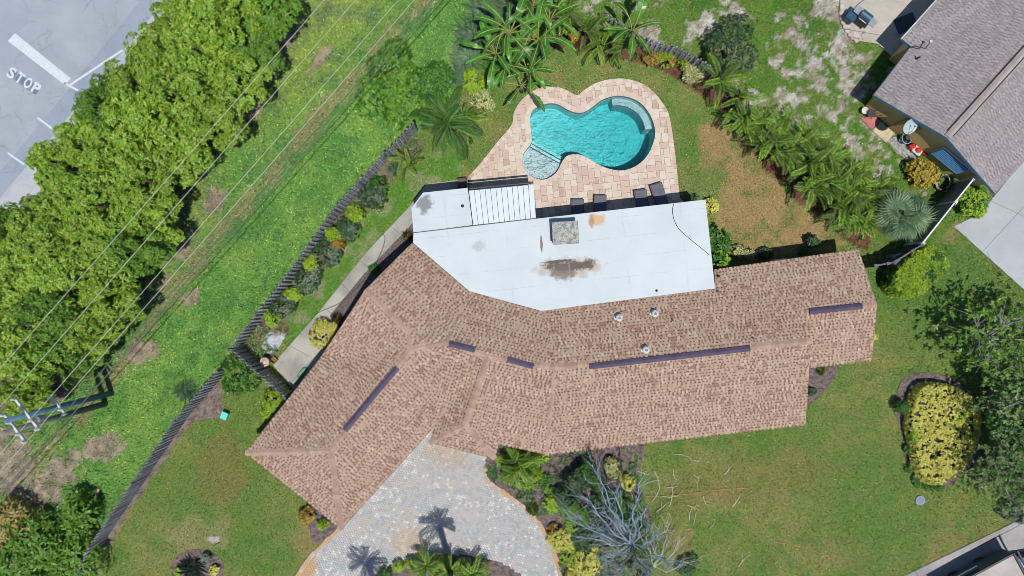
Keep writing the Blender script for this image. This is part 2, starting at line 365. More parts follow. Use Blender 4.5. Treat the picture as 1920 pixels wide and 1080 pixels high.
def mask_ell(x, y, cx, cy, rx, ry, deg=0.0, rag=.5, sc=.05, seed=3):
    a = math.radians(deg); u = (x - cx) * math.cos(a) + (y - cy) * math.sin(a); v = -(x - cx) * math.sin(a) + (y - cy) * math.cos(a)
    d = np.hypot(u / rx, v / ry) + (vnoise(x, y, sc, seed, 5, .65) - .5) * 2 * rag
    return 1 - sstep(.6, 1.05, d)
def L3(a, b, t): return np.asarray(a) * (1 - t[..., None]) + np.asarray(b) * t[..., None]
def ground_colour(x, y):
    """albedo of the turf and bare soil at survey position"""
    n1 = vnoise(x, y, 1 / 150, 1, 4); n2 = vnoise(x, y, 1 / 45, 2, 5, .6); n3 = vnoise(x, y, 1 / 12, 4, 4, .7); n4 = vnoise(x, y, 1 / 26, 9, 5, .65)
    # front and back lawn
    c = L3(C(108, 134, 66), C(134, 140, 80), sstep(.36, .68, n1 * .55 + n2 * .45))
    c = L3(c, np.broadcast_to(C(90, 132, 58), c.shape), sstep(.5, .72, n4) * .6)
    c = L3(c, np.broadcast_to(C(150, 136, 90), c.shape), sstep(.58, .74, vnoise(x, y, 1 / 85, 6, 5, .6)) * .65)
    # right-hand front lawn is greener, near the bed
    c = L3(c, np.broadcast_to(C(88, 126, 56), c.shape), mask_ell(x, y, 1800, 560, 190, 120, 20, .4, 1 / 60, 5) * .7)
    c = L3(c, np.broadcast_to(C(138, 124, 74), c.shape), mask_ell(x, y, 1400, 900, 190, 60, -10, .6, 1 / 60, 6) * .4)
    c = L3(c, np.broadcast_to(C(134, 122, 72), c.shape), mask_ell(x, y, 420, 880, 60, 80, 10, .6, 1 / 50, 8) * .6)
    c = L3(c, np.broadcast_to(C(148, 146, 100), c.shape), mask_ell(x, y, 370, 1000, 70, 40, 0, .7, 1 / 30, 12) * .6)
    # fresh dry sod behind the pool
    sod = inside([(1305, 240), (1372, 208), (1430, 310), (1500, 385), (1590, 460), (1480, 480), (1400, 470), (1350, 430), (1356, 345), (1308, 318)], x + (n2 - .5) * 30, y + (n3 - .5) * 26)
    c = L3(c, L3(C(164, 138, 96), C(126, 130, 74), sstep(.42, .68, n4)), np.where(sod, .9, 0.0))
    c = L3(c, np.broadcast_to(C(120, 136, 74), c.shape), mask_ell(x, y, 1300, 340, 60, 40, 0, .3, 1 / 40, 5) * .7)
    # strip of turf beside the walk
    strip = dist_line([(835, 315), (760, 370), (660, 490), (560, 620)], x, y)
    c = L3(c, L3(C(96, 140, 54), C(146, 150, 110), sstep(.45, .68, n4)), 1 - sstep(28, 40, strip))
    # lush verge
    ver = inside(VERGE, x + (n3 - .5) * 6, y + (n3 - .5) * 6)
    edge = x + .86 * y
    vc = L3(C(100, 149, 69), C(125, 165, 78), sstep(.35, .68, n2))
    vc = L3(vc, np.broadcast_to(C(84, 132, 70), vc.shape), sstep(.52, .74, n4) * .75)
    yel = L3(C(142, 164, 78), C(116, 138, 88), sstep(.4, .66, n4))
    vc = L3(vc, yel, sstep(.2, .75, n1) * (1 - sstep(690, 820, edge + (n2 - .5) * 160)))
    trail = dist_line([(860, -60), (760, 40), (690, 120), (610, 205), (520, 310), (430, 415), (360, 500), (280, 610), (190, 730), (60, 880)], x, y)
    vc = L3(vc, L3(C(170, 150, 118), C(140, 128, 96), n3), (1 - sstep(2, 22, trail + (n4 - .5) * 60)) * .62)
    for (cx, cy, rx, ry, dg) in ((322, 466, 42, 24, -35), (262, 664, 34, 22, -30), (110, 882, 56, 30, -25), (60, 936, 52, 32, 0), (190, 840, 40, 24, -20), (400, 380, 30, 18, -50), (360, 560, 26, 12, -40), (520, 100, 60, 14, -55),
                                 (130, 700, 60, 26, -50), (600, 110, 30, 10, -50), (480, 200, 26, 12, -50), (15, 870, 40, 60, 0), (300, 540, 40, 10, -50), (450, 250, 40, 14, -55)):
        vc = L3(vc, L3(C(178, 156, 140), C(132, 118, 106), sstep(.35, .7, n3)), mask_ell(x, y, cx, cy, rx * 1.15, ry * 1.15, dg, .85, 1 / 18, 7) * .85)
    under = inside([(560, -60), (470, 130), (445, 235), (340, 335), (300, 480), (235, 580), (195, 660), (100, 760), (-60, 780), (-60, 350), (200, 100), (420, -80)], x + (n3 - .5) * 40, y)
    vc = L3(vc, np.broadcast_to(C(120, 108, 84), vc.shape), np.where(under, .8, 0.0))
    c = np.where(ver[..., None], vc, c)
    # sandy neighbour yard
    ny = inside(NYARD, x + (n3 - .5) * 8, y + (n3 - .5) * 8)
    sand = .55 * vnoise(x, y, 1 / 55, 21, 5, .7) + .45 * vnoise(x, y, 1 / 17, 22, 5, .75)
    w = .13 * mask_ell(x, y, 1290, 70, 75, 45, -20, .5, 1 / 30, 13) + .10 * mask_ell(x, y, 1440, 170, 40, 80, 0, .6, 1 / 30, 14) + .085 * mask_ell(x, y, 1530, 130, 120, 150, 0, .5, 1 / 40, 15) + .06 * mask_ell(x, y, 1640, 300, 90, 90, 0, .5, 1 / 40, 16)
    nc = L3(L3(C(82, 136, 50), C(118, 130, 62), n4), np.broadcast_to(C(60, 110, 44), n4.shape + (3,)), sstep(.55, .75, n2) * .5)
    nc = L3(nc, L3(C(206, 200, 192), C(150, 140, 122), sstep(.3, .75, n3)), sstep(.545, .63, sand + w * .62 + (n3 - .5) * .14))
    c = np.where(ny[..., None], nc, c)
    # planting beds
    for bed, a, b in ((TOPBED, C(132, 86, 70), C(84, 60, 52)), (FENCEBED, C(138, 128, 104), C(82, 82, 60)), (SIDEBED, C(150, 134, 126), C(106, 92, 84))):
        k = inside(bed, x + (n4 - .5) * 14, y + (n3 - .5) * 10)
        c = np.where(k[..., None], L3(a, b, sstep(.3, .7, vnoise(x, y, 1 / 6, 31, 4, .75))), c)
    g = mask_ell(x, y, 512, 640, 26, 20, -30, .6, 1 / 14, 33) * inside(FENCEBED, x, y)
    c = L3(c, np.broadcast_to(C(196, 200, 206), c.shape), g)
    for (cx, cy, rx, ry) in ((1412, 190, 20, 26), (400, 1012, 16, 6)):
        c = L3(c, np.broadcast_to(C(190, 178, 176), c.shape), mask_ell(x, y, cx, cy, rx, ry, 0, .6, 1 / 14, 34))
    return c

def hexgrid(x0, x1, y0, y1, step):
    xs = np.arange(x0, x1 + step * .5, step); ys = np.arange(y0, y1 + step * .5, step)
    return np.meshgrid(xs, ys)
M_soil = vcol('turf_and_soil', 11, .42, .8)
step = 4.2
X, Y = hexgrid(-330, 2250, -260, 1340, step)
cols_ = ground_colour(X, Y)
relief = (vnoise(X, Y, 1 / 30, 41, 4) - .5) * .05 - .03
for hard in (ROAD, FOOTWAY, DECK, DRIVE, WALK, NDRIVE, CORNER, PATIO, GRAVEL, HOUSE): relief = np.where(inside(hard, X, Y), -.06, relief)
V = np.stack([(X - 960) / GS, (540 - Y) / GS, relief], -1).reshape(-1, 3)
ny_, nx_ = X.shape
ii = np.arange(ny_ * nx_).reshape(ny_, nx_)
F = np.stack([ii[1:, :-1], ii[1:, 1:], ii[:-1, 1:], ii[:-1, :-1]], -1).reshape(-1, 4)
cx_ = (X[1:, :-1] + X[:-1, 1:]).reshape(-1) / 2; cy_ = (Y[1:, :-1] + Y[:-1, 1:]).reshape(-1) / 2
hole = inside(offset_poly(POOL, -5), cx_, cy_)
zone = np.zeros(len(F), int); zone[inside(VERGE, cx_, cy_)] = 1; zone[inside(NYARD, cx_, cy_)] = 2
zone[(zone == 0) & (cy_ < 640) & (cx_ < 1660)] = 3
cf = cols_.reshape(-1, 3)
for zi, nm in ((0, 'front_lawn'), (1, 'grass_verge'), (2, 'neighbour_yard'), (3, 'back_lawn')):
    k = (zone == zi) & ~hole; f = F[k]; used = np.unique(f); rm = np.zeros(len(V), int); rm[used] = np.arange(len(used))
    link(nm, np_mesh(nm, V[used], rm[f], M_soil, cols=cf[used], smooth=True), None, 'structure')
# land beyond the surveyed block
m, nt, N, L, b = base_mat('far_turf')
L.new(mixc(nt, ramp(nt, noise(nt, .12, 6, .65, pos(nt)), .35, .65), C(84, 130, 50), C(128, 132, 76)), b.inputs['Base Color']); b.inputs['Roughness'].default_value = .95
R0 = [(-1286 / GS, 796 / GS), (1286 / GS, 796 / GS), (1286 / GS, -796 / GS), (-1286 / GS, -796 / GS)]; BIG = 400
mb = MB(); mb.add([(x, y, -.04) for x, y in R0] + [(-BIG, BIG, -.04), (BIG, BIG, -.04), (BIG, -BIG, -.04), (-BIG, -BIG, -.04)], [(0, 1, 5, 4)[::-1], (1, 2, 6, 5)[::-1], (2, 3, 7, 6)[::-1], (3, 0, 4, 7)[::-1]])
mb.build('ground', m, None, 'structure')

# ---------------------------------------------------------------- grass blades
M_blade = vcol('grass_blades', 5, .12, 0, .8)
def blades(name, n, zi, hmin, hmax, w, seed, grow=1.0, gain=1.0):
    r = np.random.default_rng(seed)
    x = r.uniform(-70, 1990, n); y = r.uniform(-70, 1150, n)
    ok = np.ones(n, bool)
    for p in NOGRASS: ok &= ~inside(p, x, y)
    for p in SPARSE: ok &= ~(inside(p, x, y) & (r.random(n) < .6))
    v = inside(VERGE, x, y); nyd = inside(NYARD, x, y)
    z_ = np.where(v, 1, np.where(nyd, 2, np.where((y < 640) & (x < 1660), 3, 0)))
    ok &= (z_ == zi); x = x[ok]; y = y[ok]
    c = ground_colour(x, y)
    green = c[:, 1] - .5 * (c[:, 0] + c[:, 2])
    keep = (r.random(len(x)) < np.clip(green * 16 + .12, 0, 1)); x = x[keep]; y = y[keep]; c = c[keep]; n = len(x)
    tuft = vnoise(x, y, 1 / 9, 55, 3)
    c = c * (r.uniform(.62, 1.5, n) * (.8 + .45 * tuft) * gain)[:, None]
    c[:, 0] *= r.uniform(.8, 1.3, n); c = np.clip(c, .005, .8)
    c = np.where(r.random((n, 1)) < .11, c * 1.5 + np.array([[.045, .05, .03]]), np.where(r.random((n, 1)) < .3, c * .5, c)); h = r.uniform(hmin, hmax, n) * (.6 + .8 * tuft); a = r.uniform(0, 2 * np.pi, n); t = r.uniform(.2, 1.25, n)
    wx = (x - 960) / GS; wy = (540 - y) / GS; ca, sa = np.cos(a), np.sin(a)
    z0 = (vnoise(x, y, 1 / 30, 41, 4) - .5) * .05 - .035
    b0 = np.stack([wx - sa * w, wy + ca * w, z0], -1); b1 = np.stack([wx + sa * w, wy - ca * w, z0], -1)
    tip = np.stack([wx + ca * h * np.sin(t) * grow, wy + sa * h * np.sin(t) * grow, z0 + h * np.cos(t) + .01], -1)
    V = np.stack([b0, b1, tip], 1).reshape(-1, 3); F = np.arange(3 * n).reshape(-1, 3)
    return link(name, np_mesh(name, V, F, M_blade, cols=np.repeat(c, 3, 0)), None, 'stuff')
blades('lawn_grass', 330000, 0, .06, .13, .028, 1, 1.0, 1.12)
blades('verge_grass', 330000, 1, .09, .20, .034, 2, 1.0, 1.18)
blades('yard_grass', 330000, 2, .05, .13, .028, 3)
blades('backyard_grass', 330000, 3, .05, .12, .026, 4, 1.0, 1.1)

# ---------------------------------------------------------------- hard surfaces
def asphalt(name, c, c2, crack=True):
    m, nt, N, L, b = base_mat(name); p = pos(nt)
    o = mixc(nt, ramp(nt, noise(nt, .5, 5, .6, p), .35, .65), c, c2)
    v = N.new('ShaderNodeTexVoronoi'); v.feature = 'DISTANCE_TO_EDGE'; v.inputs['Scale'].default_value = .5
    wv = N.new('ShaderNodeVectorMath'); wv.operation = 'ADD'; L.new(p, wv.inputs[0])
    nz = N.new('ShaderNodeTexNoise'); nz.inputs['Scale'].default_value = 1.6; nz.inputs['Detail'].default_value = 5; L.new(p, nz.inputs['Vector']); L.new(nz.outputs['Color'], wv.inputs[1]); L.new(wv.outputs[0], v.inputs['Vector'])
    if crack:
        cr = mathn(nt, 'MULTIPLY', ramp(nt, v.outputs['Distance'], .012, .0), ramp(nt, noise(nt, .7, 3, .6, p), .38, .54))
        o = mixc(nt, mathn(nt, 'MULTIPLY', cr, .55), o, tuple(k * .35 for k in c))
    o = mixc(nt, mathn(nt, 'MULTIPLY', ramp(nt, noise(nt, 1.9, 5, .7, p, .8), .54, .70), .22), o, tuple(k * .62 for k in c))
    f = noise(nt, 16, 5, .85, p)
    h = N.new('ShaderNodeVectorMath'); h.operation = 'SCALE'; L.new(o, h.inputs[0]); L.new(ramp(nt, f, .25, .75, .72, 1.28), h.inputs[3])
    L.new(h.outputs[0], b.inputs['Base Color']); b.inputs['Roughness'].default_value = .9; b.inputs['Specular IOR Level'].default_value = .15; bump(nt, f, .3)
    return m
M_road = asphalt('worn_asphalt', C(176, 184, 192), C(164, 173, 183))
M_lane = asphalt('dark_asphalt', C(162, 173, 188), C(152, 164, 180))
M_conc = asphalt('pale_concrete', C(178, 186, 198), C(196, 198, 202), False)
M_ndrive = asphalt('driveway_concrete', C(194, 198, 202), C(182, 186, 190), False)
M_walk = asphalt('walk_concrete', C(196, 192, 182), C(160, 158, 150), False)
M_corner = asphalt('corner_concrete', C(182, 178, 178), C(160, 156, 156), False)
M_patio = asphalt('patio_concrete', C(206, 200, 190), C(188, 180, 168), False)
M_paint = mat('road_paint', C(224, 234, 240), C(206, 216, 224), 6, .7, 40, .07, .1)
M_patch = mat('dark_road_patch', C(112, 126, 146), C(128, 142, 158), 5)
sheet('road', ROAD, 0.0, M_road)
sheet('parking_lane', [(264, 0), (312, 0), (160, 185), (10, 362), (-120, 520), (-700, 900), (-700, 860), (-170, 520), (-40, 370), (110, 190)], .004, M_lane)
foot = MB(); foot.prism([G(*p) for p in FOOTWAY], -.05, .11); foot.build('footway', M_conc, None, 'structure')
def strip_px(a, b, w, z): 
    a = Vector(G(*a)); b = Vector(G(*b)); d = (b - a).normalized(); n = Vector((-d.y, d.x)) * w / 2
    return [(a - n).to_tuple(), (b - n).to_tuple(), (b + n).to_tuple(), (a + n).to_tuple()]
def marking(name, poly, z): 
    mb = MB(); mb.prism([p for p in poly], z, z + .003, bottom=False); return mb.build(name, M_paint, None, 'structure')
marking('stop_bar', [G(*p) for p in ((15, 77), (28, 62), (133, 147), (121, 159))], .008)
for a, b in (((132, 159), (230, 94)), ((121, 156), (147, 170)), ((71, 221), (100, 243)), ((15, 287), (46, 309)), ((-12, 372), (28, 403)), ((-80, 440), (-30, 480))):
    marking('lane_line', strip_px(a, b, .12, 0), .008)
for q in (((14, 139), (22, 127), (34, 135), (26, 148)), ((27, 149), (35, 137), (50, 148), (42, 161)), ((42, 162), (51, 147), (62, 155), (53, 169)), ((54, 170), (62, 156), (75, 165), (67, 178))):
    mb = MB(); mb.prism([G(*p) for p in q], .0045, .0060, bottom=False); mb.build('paint_backing', M_patch, None, 'structure')
LV = []; LF = []
for k_, ch_ in enumerate('STOP'):          # painted letter by letter, evenly spaced
    fc = bpy.data.curves.new('letter', 'FONT'); fc.body = ch_; fc.size = .84; fc.offset = .03; fc.align_x = 'CENTER'; fc.align_y = 'CENTER'
    fo = bpy.data.objects.new('letter', fc); col.objects.link(fo); bpy.context.view_layer.update()
    tm = bpy.data.meshes.new_from_object(fo.evaluated_get(bpy.context.evaluated_depsgraph_get())); bpy.data.objects.remove(fo)
    o_ = len(LV); mx_ = sum(v.co.x for v in tm.vertices) / len(tm.vertices); xs_ = [v.co.x for v in tm.vertices]; mid_ = (min(xs_) + max(xs_)) / 2; sc_ = .42 / max(.3, max(xs_) - min(xs_))
    LV += [((v.co.x - mid_) * sc_ + (k_ - 1.5) * .545, v.co.y, 0) for v in tm.vertices]; LF += [tuple(o_ + q for q in p.vertices) for p in tm.polygons]
tm = bpy.data.meshes.new('stop_lettering'); tm.from_pydata(LV, [], LF); tm.materials.append(M_paint); tm.update()
st = link('stop_lettering', tm, None, 'structure'); st.location = (*G(44.5, 152), .0095); st.rotation_euler = (0, 0, math.radians(-32))

sheet('walkway', WALK, .006, M_walk)
M_joint = plain('dark_joint', C(86, 84, 80), .9)
def joint(pts, w=.02, z=.012, parent=None, name='joint', m=None):
    mb = MB()
    for a, b in zip(pts[:-1], pts[1:]): mb.prism(strip_px(a, b, w, 0), z, z + .002, bottom=False)
    return mb.build(name, m or M_joint, parent, 'structure')
for a, b in (((738, 428), (752, 441)), ((676, 489), (692, 503)), ((640, 531), (656, 548)), ((604, 575), (622, 588)), ((545, 718), (610, 648)), ((545, 649), (580, 668))): joint([a, b])
M_gravel = mat('grey_gravel', C(128, 116, 112), C(84, 76, 78), 9, .95, 34, .6, 1.0)
sheet('gravel_strip', GRAVEL, .006, M_gravel)
M_mulch = mat('brown_mulch', C(138, 122, 120), C(88, 76, 76), 5, .95, 22, .6, 1.0)
for nm, p in (('mulch_bed', FRONTBED), ('mulch_bed', ISLAND), ('mulch_bed', CIRCLE), ('mulch_bed', GARBED), ('mulch_bed', RIGHTBED)): sheet(nm, p, .008, M_mulch, n=4)
sheet('concrete_driveway', NDRIVE, .006, M_ndrive)
for a, b in (((1860, 378), (2060, 470)), ((1842, 472), (2000, 300)), ((1850, 470), (1862, 500)), ((1920, 400), (1980, 470))): joint([a, b], .018)
sheet('corner_pavement', CORNER, .006, M_corner)
for a, b in (((1872, 1000), (1880, 1012)), ((1716, 1072), (1722, 1082)), ((1858, 1012), (1916, 982)), ((1785, 1050), (1880, 1001))): joint([a, b], .03)
patio = sheet('patio', PATIO, .006, M_patio)
joint([(1601, 20), (1606, 10), (1622, -2)], .05)
M_rock = multi('edging_stone', [(C(214, 204, 196), 3), (C(206, 184, 174), 2), (C(196, 190, 184), 2)], by='object')
mb = MB(); ring = [(0.15 * math.cos(a), .12 * math.sin(a)) for a in np.linspace(0, 2 * math.pi, 8, endpoint=False)]
mb.prism(ring, 0, .05); mb.prism([(x * .8, y * .8) for x, y in ring], .05, .075); rock = mb.mesh('edging_stone', M_rock)
for p in [(1578, 4), (1578, 14), (1577, 24), (1578, 34), (1580, 43), (1583, 51), (1588, 59), (1594, 66), (1598, 72), (1605, 76), (1611, 72), (1617, 68), (1621, 62), (1589, 50), (1596, 58), (1577, -6), (1602, 66), (1607, 69), (1578, -16)]:
    o = link('edging_stone', rock, patio); o.location = (*G(*p), .02); o.rotation_euler = (0, 0, rnd.uniform(0, 6)); s = rnd.uniform(.85, 1.15); o.scale = (s, s, 1)
for q, c in ((((1613, 222), (1630, 208), (1650, 228), (1634, 244)), C(206, 130, 128)), (((1635, 245), (1651, 229), (1676, 250), (1661, 268)), C(222, 208, 172))):
    mb = MB(); mb.prism([G(*p) for p in q], 0, .05)
    tag(mb.build('paving_slab', mat('slab_' + str(len(bpy.data.materials)), c)), 'pink paving slab beside the neighbour house wall' if c[1] < .2 else 'cream paving slab beside the neighbour house wall', 'paving slab')
sheet('neighbour_gravel', [(1662, 262), (1680, 256), (1716, 286), (1726, 306), (1704, 302), (1680, 286)], .008, mat('white_gravel', C(196, 194, 190), C(130, 128, 126), 7, .95, 30, .5, 1.0))
# ---------------------------------------------------------------- pool and its paved deck
M_trav = multi('travertine', [(C(224, 206, 188), 4), (C(216, 194, 176), 3), (C(228, 214, 198), 3), (C(210, 186, 166), 2), (C(218, 190, 178), 2), (C(200, 174, 154), .8)], .75, .7, 36, .10, 'object', .2, .25)
M_trav_i = multi('travertine_bits', [(C(224, 206, 188), 4), (C(216, 194, 176), 3), (C(228, 214, 198), 3), (C(210, 186, 166), 2), (C(218, 190, 178), 2)], .75, .7, 36, .10, 'island', .2, .2)
M_sand = mat('joint_sand', C(186, 162, 138), None, 4, .95, 40, .2)
pool = thing('swimming_pool', 'freeform turquoise pool with round shallow shelf and curved bench', 'pool', (*G(1110, 250), 0))
deck = sheet('pool_deck', smooth_poly(DECK[:27], 3, False) + DECK[27:], .012, M_sand, holes=[POOLS])
DECKP = smooth_poly(DECK[:27], 3, False) + DECK[27:]
def ring_stones(path, w, length, z0, z1, name, parent, m, inward=0.0, closed=True):
    """individual stones laid along a curve"""
    P = [Vector(G(*p)) for p in path]
    if closed: P.append(P[0])
    acc = [0.0]
    for a, b in zip(P[:-1], P[1:]): acc.append(acc[-1] + (b - a).length)
    n = max(1, round(acc[-1] / length))
    def at(s):
        s = min(max(s, 0), acc[-1] - 1e-6); i = int(np.searchsorted(acc, s, 'right')) - 1
        t = (s - acc[i]) / (acc[i + 1] - acc[i]); d = (P[i + 1] - P[i]).normalized(); return P[i].lerp(P[i + 1], t), d
    for k in range(n):
        g = .006; a, da = at(acc[-1] * k / n + g); b, db = at(acc[-1] * (k + 1) / n - g); md, dm = at(acc[-1] * (k + .5) / n)
        na, nb, nm = Vector((-da.y, da.x)), Vector((-db.y, db.x)), Vector((-dm.y, dm.x))
        o0, o1 = inward, inward + w
        poly = [a + na * o0, md + nm * o0, b + nb * o0, b + nb * o1, md + nm * o1, a + na * o1]
        mb = MB(); mb.prism([p.to_tuple() for p in poly], z0, z1 + rnd.uniform(-.002, .002), bottom=False); mb.build(name, m, parent)
# outline order of POOLS runs clockwise on the photo => left normal points outwards in world space
ar = sum(G(*POOLS[i])[0] * G(*POOLS[(i + 1) % len(POOLS)])[1] - G(*POOLS[(i + 1) % len(POOLS)])[0] * G(*POOLS[i])[1] for i in range(len(POOLS)))
sgn = -1 if ar > 0 else 1
M_cope = multi('coping_stone', [(C(226, 212, 196), 3), (C(216, 196, 178), 3), (C(222, 200, 186), 2)], .7, .9, 36, .09, 'object', .2, .25)
ring_stones(POOLS if sgn > 0 else POOLS[::-1], .30, .33, -.03, .075, 'coping_stone', pool, M_cope)
dk = [p for p in DECKP[:-5]]
dar = 0
ring_stones(dk[::-1], .20, .30, .0, .068, 'border_stone', deck, M_trav, 0.0, closed=False)
# pavers in a random ashlar pattern, cell .2 m
ang = math.atan2(408 - 374, 1322 - 1005); ca, sa = math.cos(ang), math.sin(ang); cell = .175; org = Vector(G(1100, 300))
def cellw(i, j): u, v = i * cell, j * cell; return (org.x + u * ca - v * sa, org.y + u * sa + v * ca)
def survey(p): return (p[0] * GS + 960, 540 - p[1] * GS)
NI = range(-54, 47); NJ = range(-40, 40)
okc = {}
for i in NI:
    for j in NJ:
        cs = [survey(cellw(i + a, j + b)) for a, b in ((.05, .05), (.95, .05), (.95, .95), (.05, .95))]
        xs = np.array([c[0] for c in cs]); ys = np.array([c[1] for c in cs])
        okc[i, j] = bool(inside(DECKP, xs, ys).all()) and not bool(inside(POOLS, xs, ys).any())
used_c = set(); tiles = []
sizes = [(3, 2), (2, 3), (2, 2), (2, 2), (2, 1), (1, 2), (1, 1)]; pr = random.Random(9)
for j in NJ:
    for i in NI:
        if not okc[i, j] or (i, j) in used_c: continue
        opts = sizes[:]; pr.shuffle(opts); opts = sorted(opts, key=lambda s: -s[0] * s[1] * pr.uniform(.35, 1.0)) + [(1, 1)]
        for (a, b) in opts:
            cells = [(i + p, j + q) for p in range(a) for q in range(b)]
            if all(okc.get(c, False) and c not in used_c for c in cells): used_c.update(cells); tiles.append((i, j, a, b)); break
tiles.sort(key=lambda t: (-t[2] * t[3], cellw(t[0], t[1])[1] < 4.2))
pav = {}
def tile_poly(a, b, g=.006): return [(g, g), (a * cell - g, g), (a * cell - g, b * cell - g), (g, b * cell - g)]
rest = MB()
for k, (i, j, a, b) in enumerate(tiles):
    x, y = cellw(i, j)
    if k < 300:
        if (a, b) not in pav: mb = MB(); mb.prism(tile_poly(a, b), 0, .045, bottom=False); pav[a, b] = mb.mesh('paver', M_trav)
        o = link('paver', pav[a, b], deck); o.location = (x, y, .014 + pr.uniform(0, .006)); o.rotation_euler = (0, 0, ang)
    else: rest.prism([(x + u * ca - v * sa, y + u * sa + v * ca) for u, v in tile_poly(a, b)], .014, .059 + pr.uniform(0, .006), bottom=False)
rest.build('paver', M_trav_i, deck, 'stuff')
# basin
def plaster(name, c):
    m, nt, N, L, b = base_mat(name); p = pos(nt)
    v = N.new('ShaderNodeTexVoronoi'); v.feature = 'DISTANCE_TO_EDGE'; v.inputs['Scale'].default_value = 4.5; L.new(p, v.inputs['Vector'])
    L.new(mixc(nt, mathn(nt, 'MULTIPLY', ramp(nt, noise(nt, 7, 4, .75, p, 1.2), .42, .62), .8), c, tuple(min(.9, k * 1.42) for k in c)), b.inputs['Base Color'])  # pale mottling paints the water's rippled light into the plaster colour
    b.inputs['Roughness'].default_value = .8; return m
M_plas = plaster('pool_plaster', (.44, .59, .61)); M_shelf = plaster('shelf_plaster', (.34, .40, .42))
PW = [G(*p) for p in POOLS]; PW = PW if sgn < 0 else PW[::-1]
def depth(x): return -1.15 - .75 * float(sstep(-.5, 6.5, x - G(1020, 0)[0]))
nP = len(PW); mb = MB()
zb = [depth(p[0]) for p in PW]
vsb = [(x, y, .0) for x, y in PW] + [(x, y, z) for (x, y), z in zip(PW, zb)]
fsb = [((i + 1) % nP, i, nP + i, nP + (i + 1) % nP) for i in range(nP)]
tri = tessellate_polygon([[Vector((x, y, 0)) for x, y in PW]])
fsb += [tuple(nP + i for i in (t if tri_ccw(PW, t) else t[::-1])) for t in tri]
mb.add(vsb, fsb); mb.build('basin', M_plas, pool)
M_tile = mat('waterline_tile', C(70, 120, 140), C(50, 90, 116), 5, .3, 30, .3)
ins = offset_poly(PW, .012); mb = MB()
for i in range(nP): a, b = ins[i], ins[(i + 1) % nP]; mb.add([(*a, -.16), (*b, -.16), (*b, .02), (*a, .02)], [(3, 2, 1, 0)])
mb.build('waterline_tile', M_tile, pool)
# round tanning shelf with two steps, and the bench with its ledge
shc = Vector(G(1015, 301)); shr = 1.16
dirw = Vector((215, 120)).normalized(); across = Vector((.488, .873)); across.normalize()
def half(rad, cut, extra=0.0):
    """part of the shelf disc on the shallow side of a straight step line"""
    out = []
    for a in np.linspace(0, 2 * math.pi, 40, endpoint=False):
        p = Vector((math.cos(a), math.sin(a))) * rad; d = p.dot(across)
        if d > cut: p = p + across * (cut - d)
        out.append((shc.x + p.x, shc.y + p.y))
    return out
def clipped(poly): return [p for p in poly]
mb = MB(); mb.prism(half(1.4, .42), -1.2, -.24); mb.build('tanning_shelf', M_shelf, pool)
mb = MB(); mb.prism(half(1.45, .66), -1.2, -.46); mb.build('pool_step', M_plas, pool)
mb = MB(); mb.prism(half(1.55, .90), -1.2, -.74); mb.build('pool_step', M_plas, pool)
M_edge = plain('step_edge_tile', C(58, 96, 112), .4)
for cut, z in ((.40, -.237), (.64, -.457)):
    p0 = shc + across * cut; mb = MB(); t = Vector((across.y, -across.x)); mb.box((p0.x, p0.y, z), (2.0, .05, .006), math.atan2(t.y, t.x)); mb.build('step_edge', M_edge, pool)
bc = Vector(G(1160, 247)); 
def arcpt(r, a): return (bc.x + r * math.cos(a), bc.y + r * math.sin(a))
a0, a1 = math.radians(100), math.radians(8); arc = np.linspace(a0, a1, 16)
mb = MB(); mb.prism([arcpt(2.0, a) for a in arc] + [arcpt(1.56, a) for a in arc[::-1]], -2, -.42); mb.build('bench', M_shelf, pool)
mb = MB()
for ra, rb in ((1.56, 1.61),):
    for u, v in zip(arc[:-1], arc[1:]): mb.prism([arcpt(rb, u), arcpt(rb, v), arcpt(ra, v), arcpt(ra, u)], -.417, -.412)
mb.build('bench_edge', M_edge, pool)
# water: clear body that takes up red light with depth, rippled mirror surface
m, nt, N, L, b = base_mat('pool_water'); N.remove(b)
tr = N.new('ShaderNodeBsdfTransparent'); gl = N.new('ShaderNodeBsdfGlossy'); gl.inputs['Roughness'].default_value = .03
fr = N.new('ShaderNodeFresnel'); fr.inputs[0].default_value = 1.33
p = pos(nt); wv = noise(nt, 4.6, 3, .6, p, .3); w2 = noise(nt, 1.4, 2, .5, p); w3 = noise(nt, 11.0, 2, .5, p)
hh = mathn(nt, 'ADD', mathn(nt, 'ADD', mathn(nt, 'MULTIPLY', wv, 1.0), mathn(nt, 'MULTIPLY', w2, 1.0)), mathn(nt, 'MULTIPLY', w3, .35))
bp = N.new('ShaderNodeBump'); bp.inputs['Strength'].default_value = .8; bp.inputs['Distance'].default_value = .26; L.new(hh, bp.inputs['Height'])
L.new(bp.outputs[0], gl.inputs['Normal']); L.new(bp.outputs[0], fr.inputs['Normal'])
mx = N.new('ShaderNodeMixShader'); L.new(mathn(nt, 'MULTIPLY', fr.outputs[0], 2.2), mx.inputs[0]); L.new(tr.outputs[0], mx.inputs[1]); L.new(gl.outputs[0], mx.inputs[2])
L.new(mx.outputs[0], N['Material Output'].inputs['Surface'])
va = N.new('ShaderNodeVolumeAbsorption'); va.inputs['Color'].default_value = (.18, .80, .81, 1); va.inputs['Density'].default_value = .92
L.new(va.outputs[0], N['Material Output'].inputs['Volume'])
mb = MB(); wo = offset_poly(PW, -.02); mb.prism(wo, -2.4, -.09); mb.build('water', m, pool)

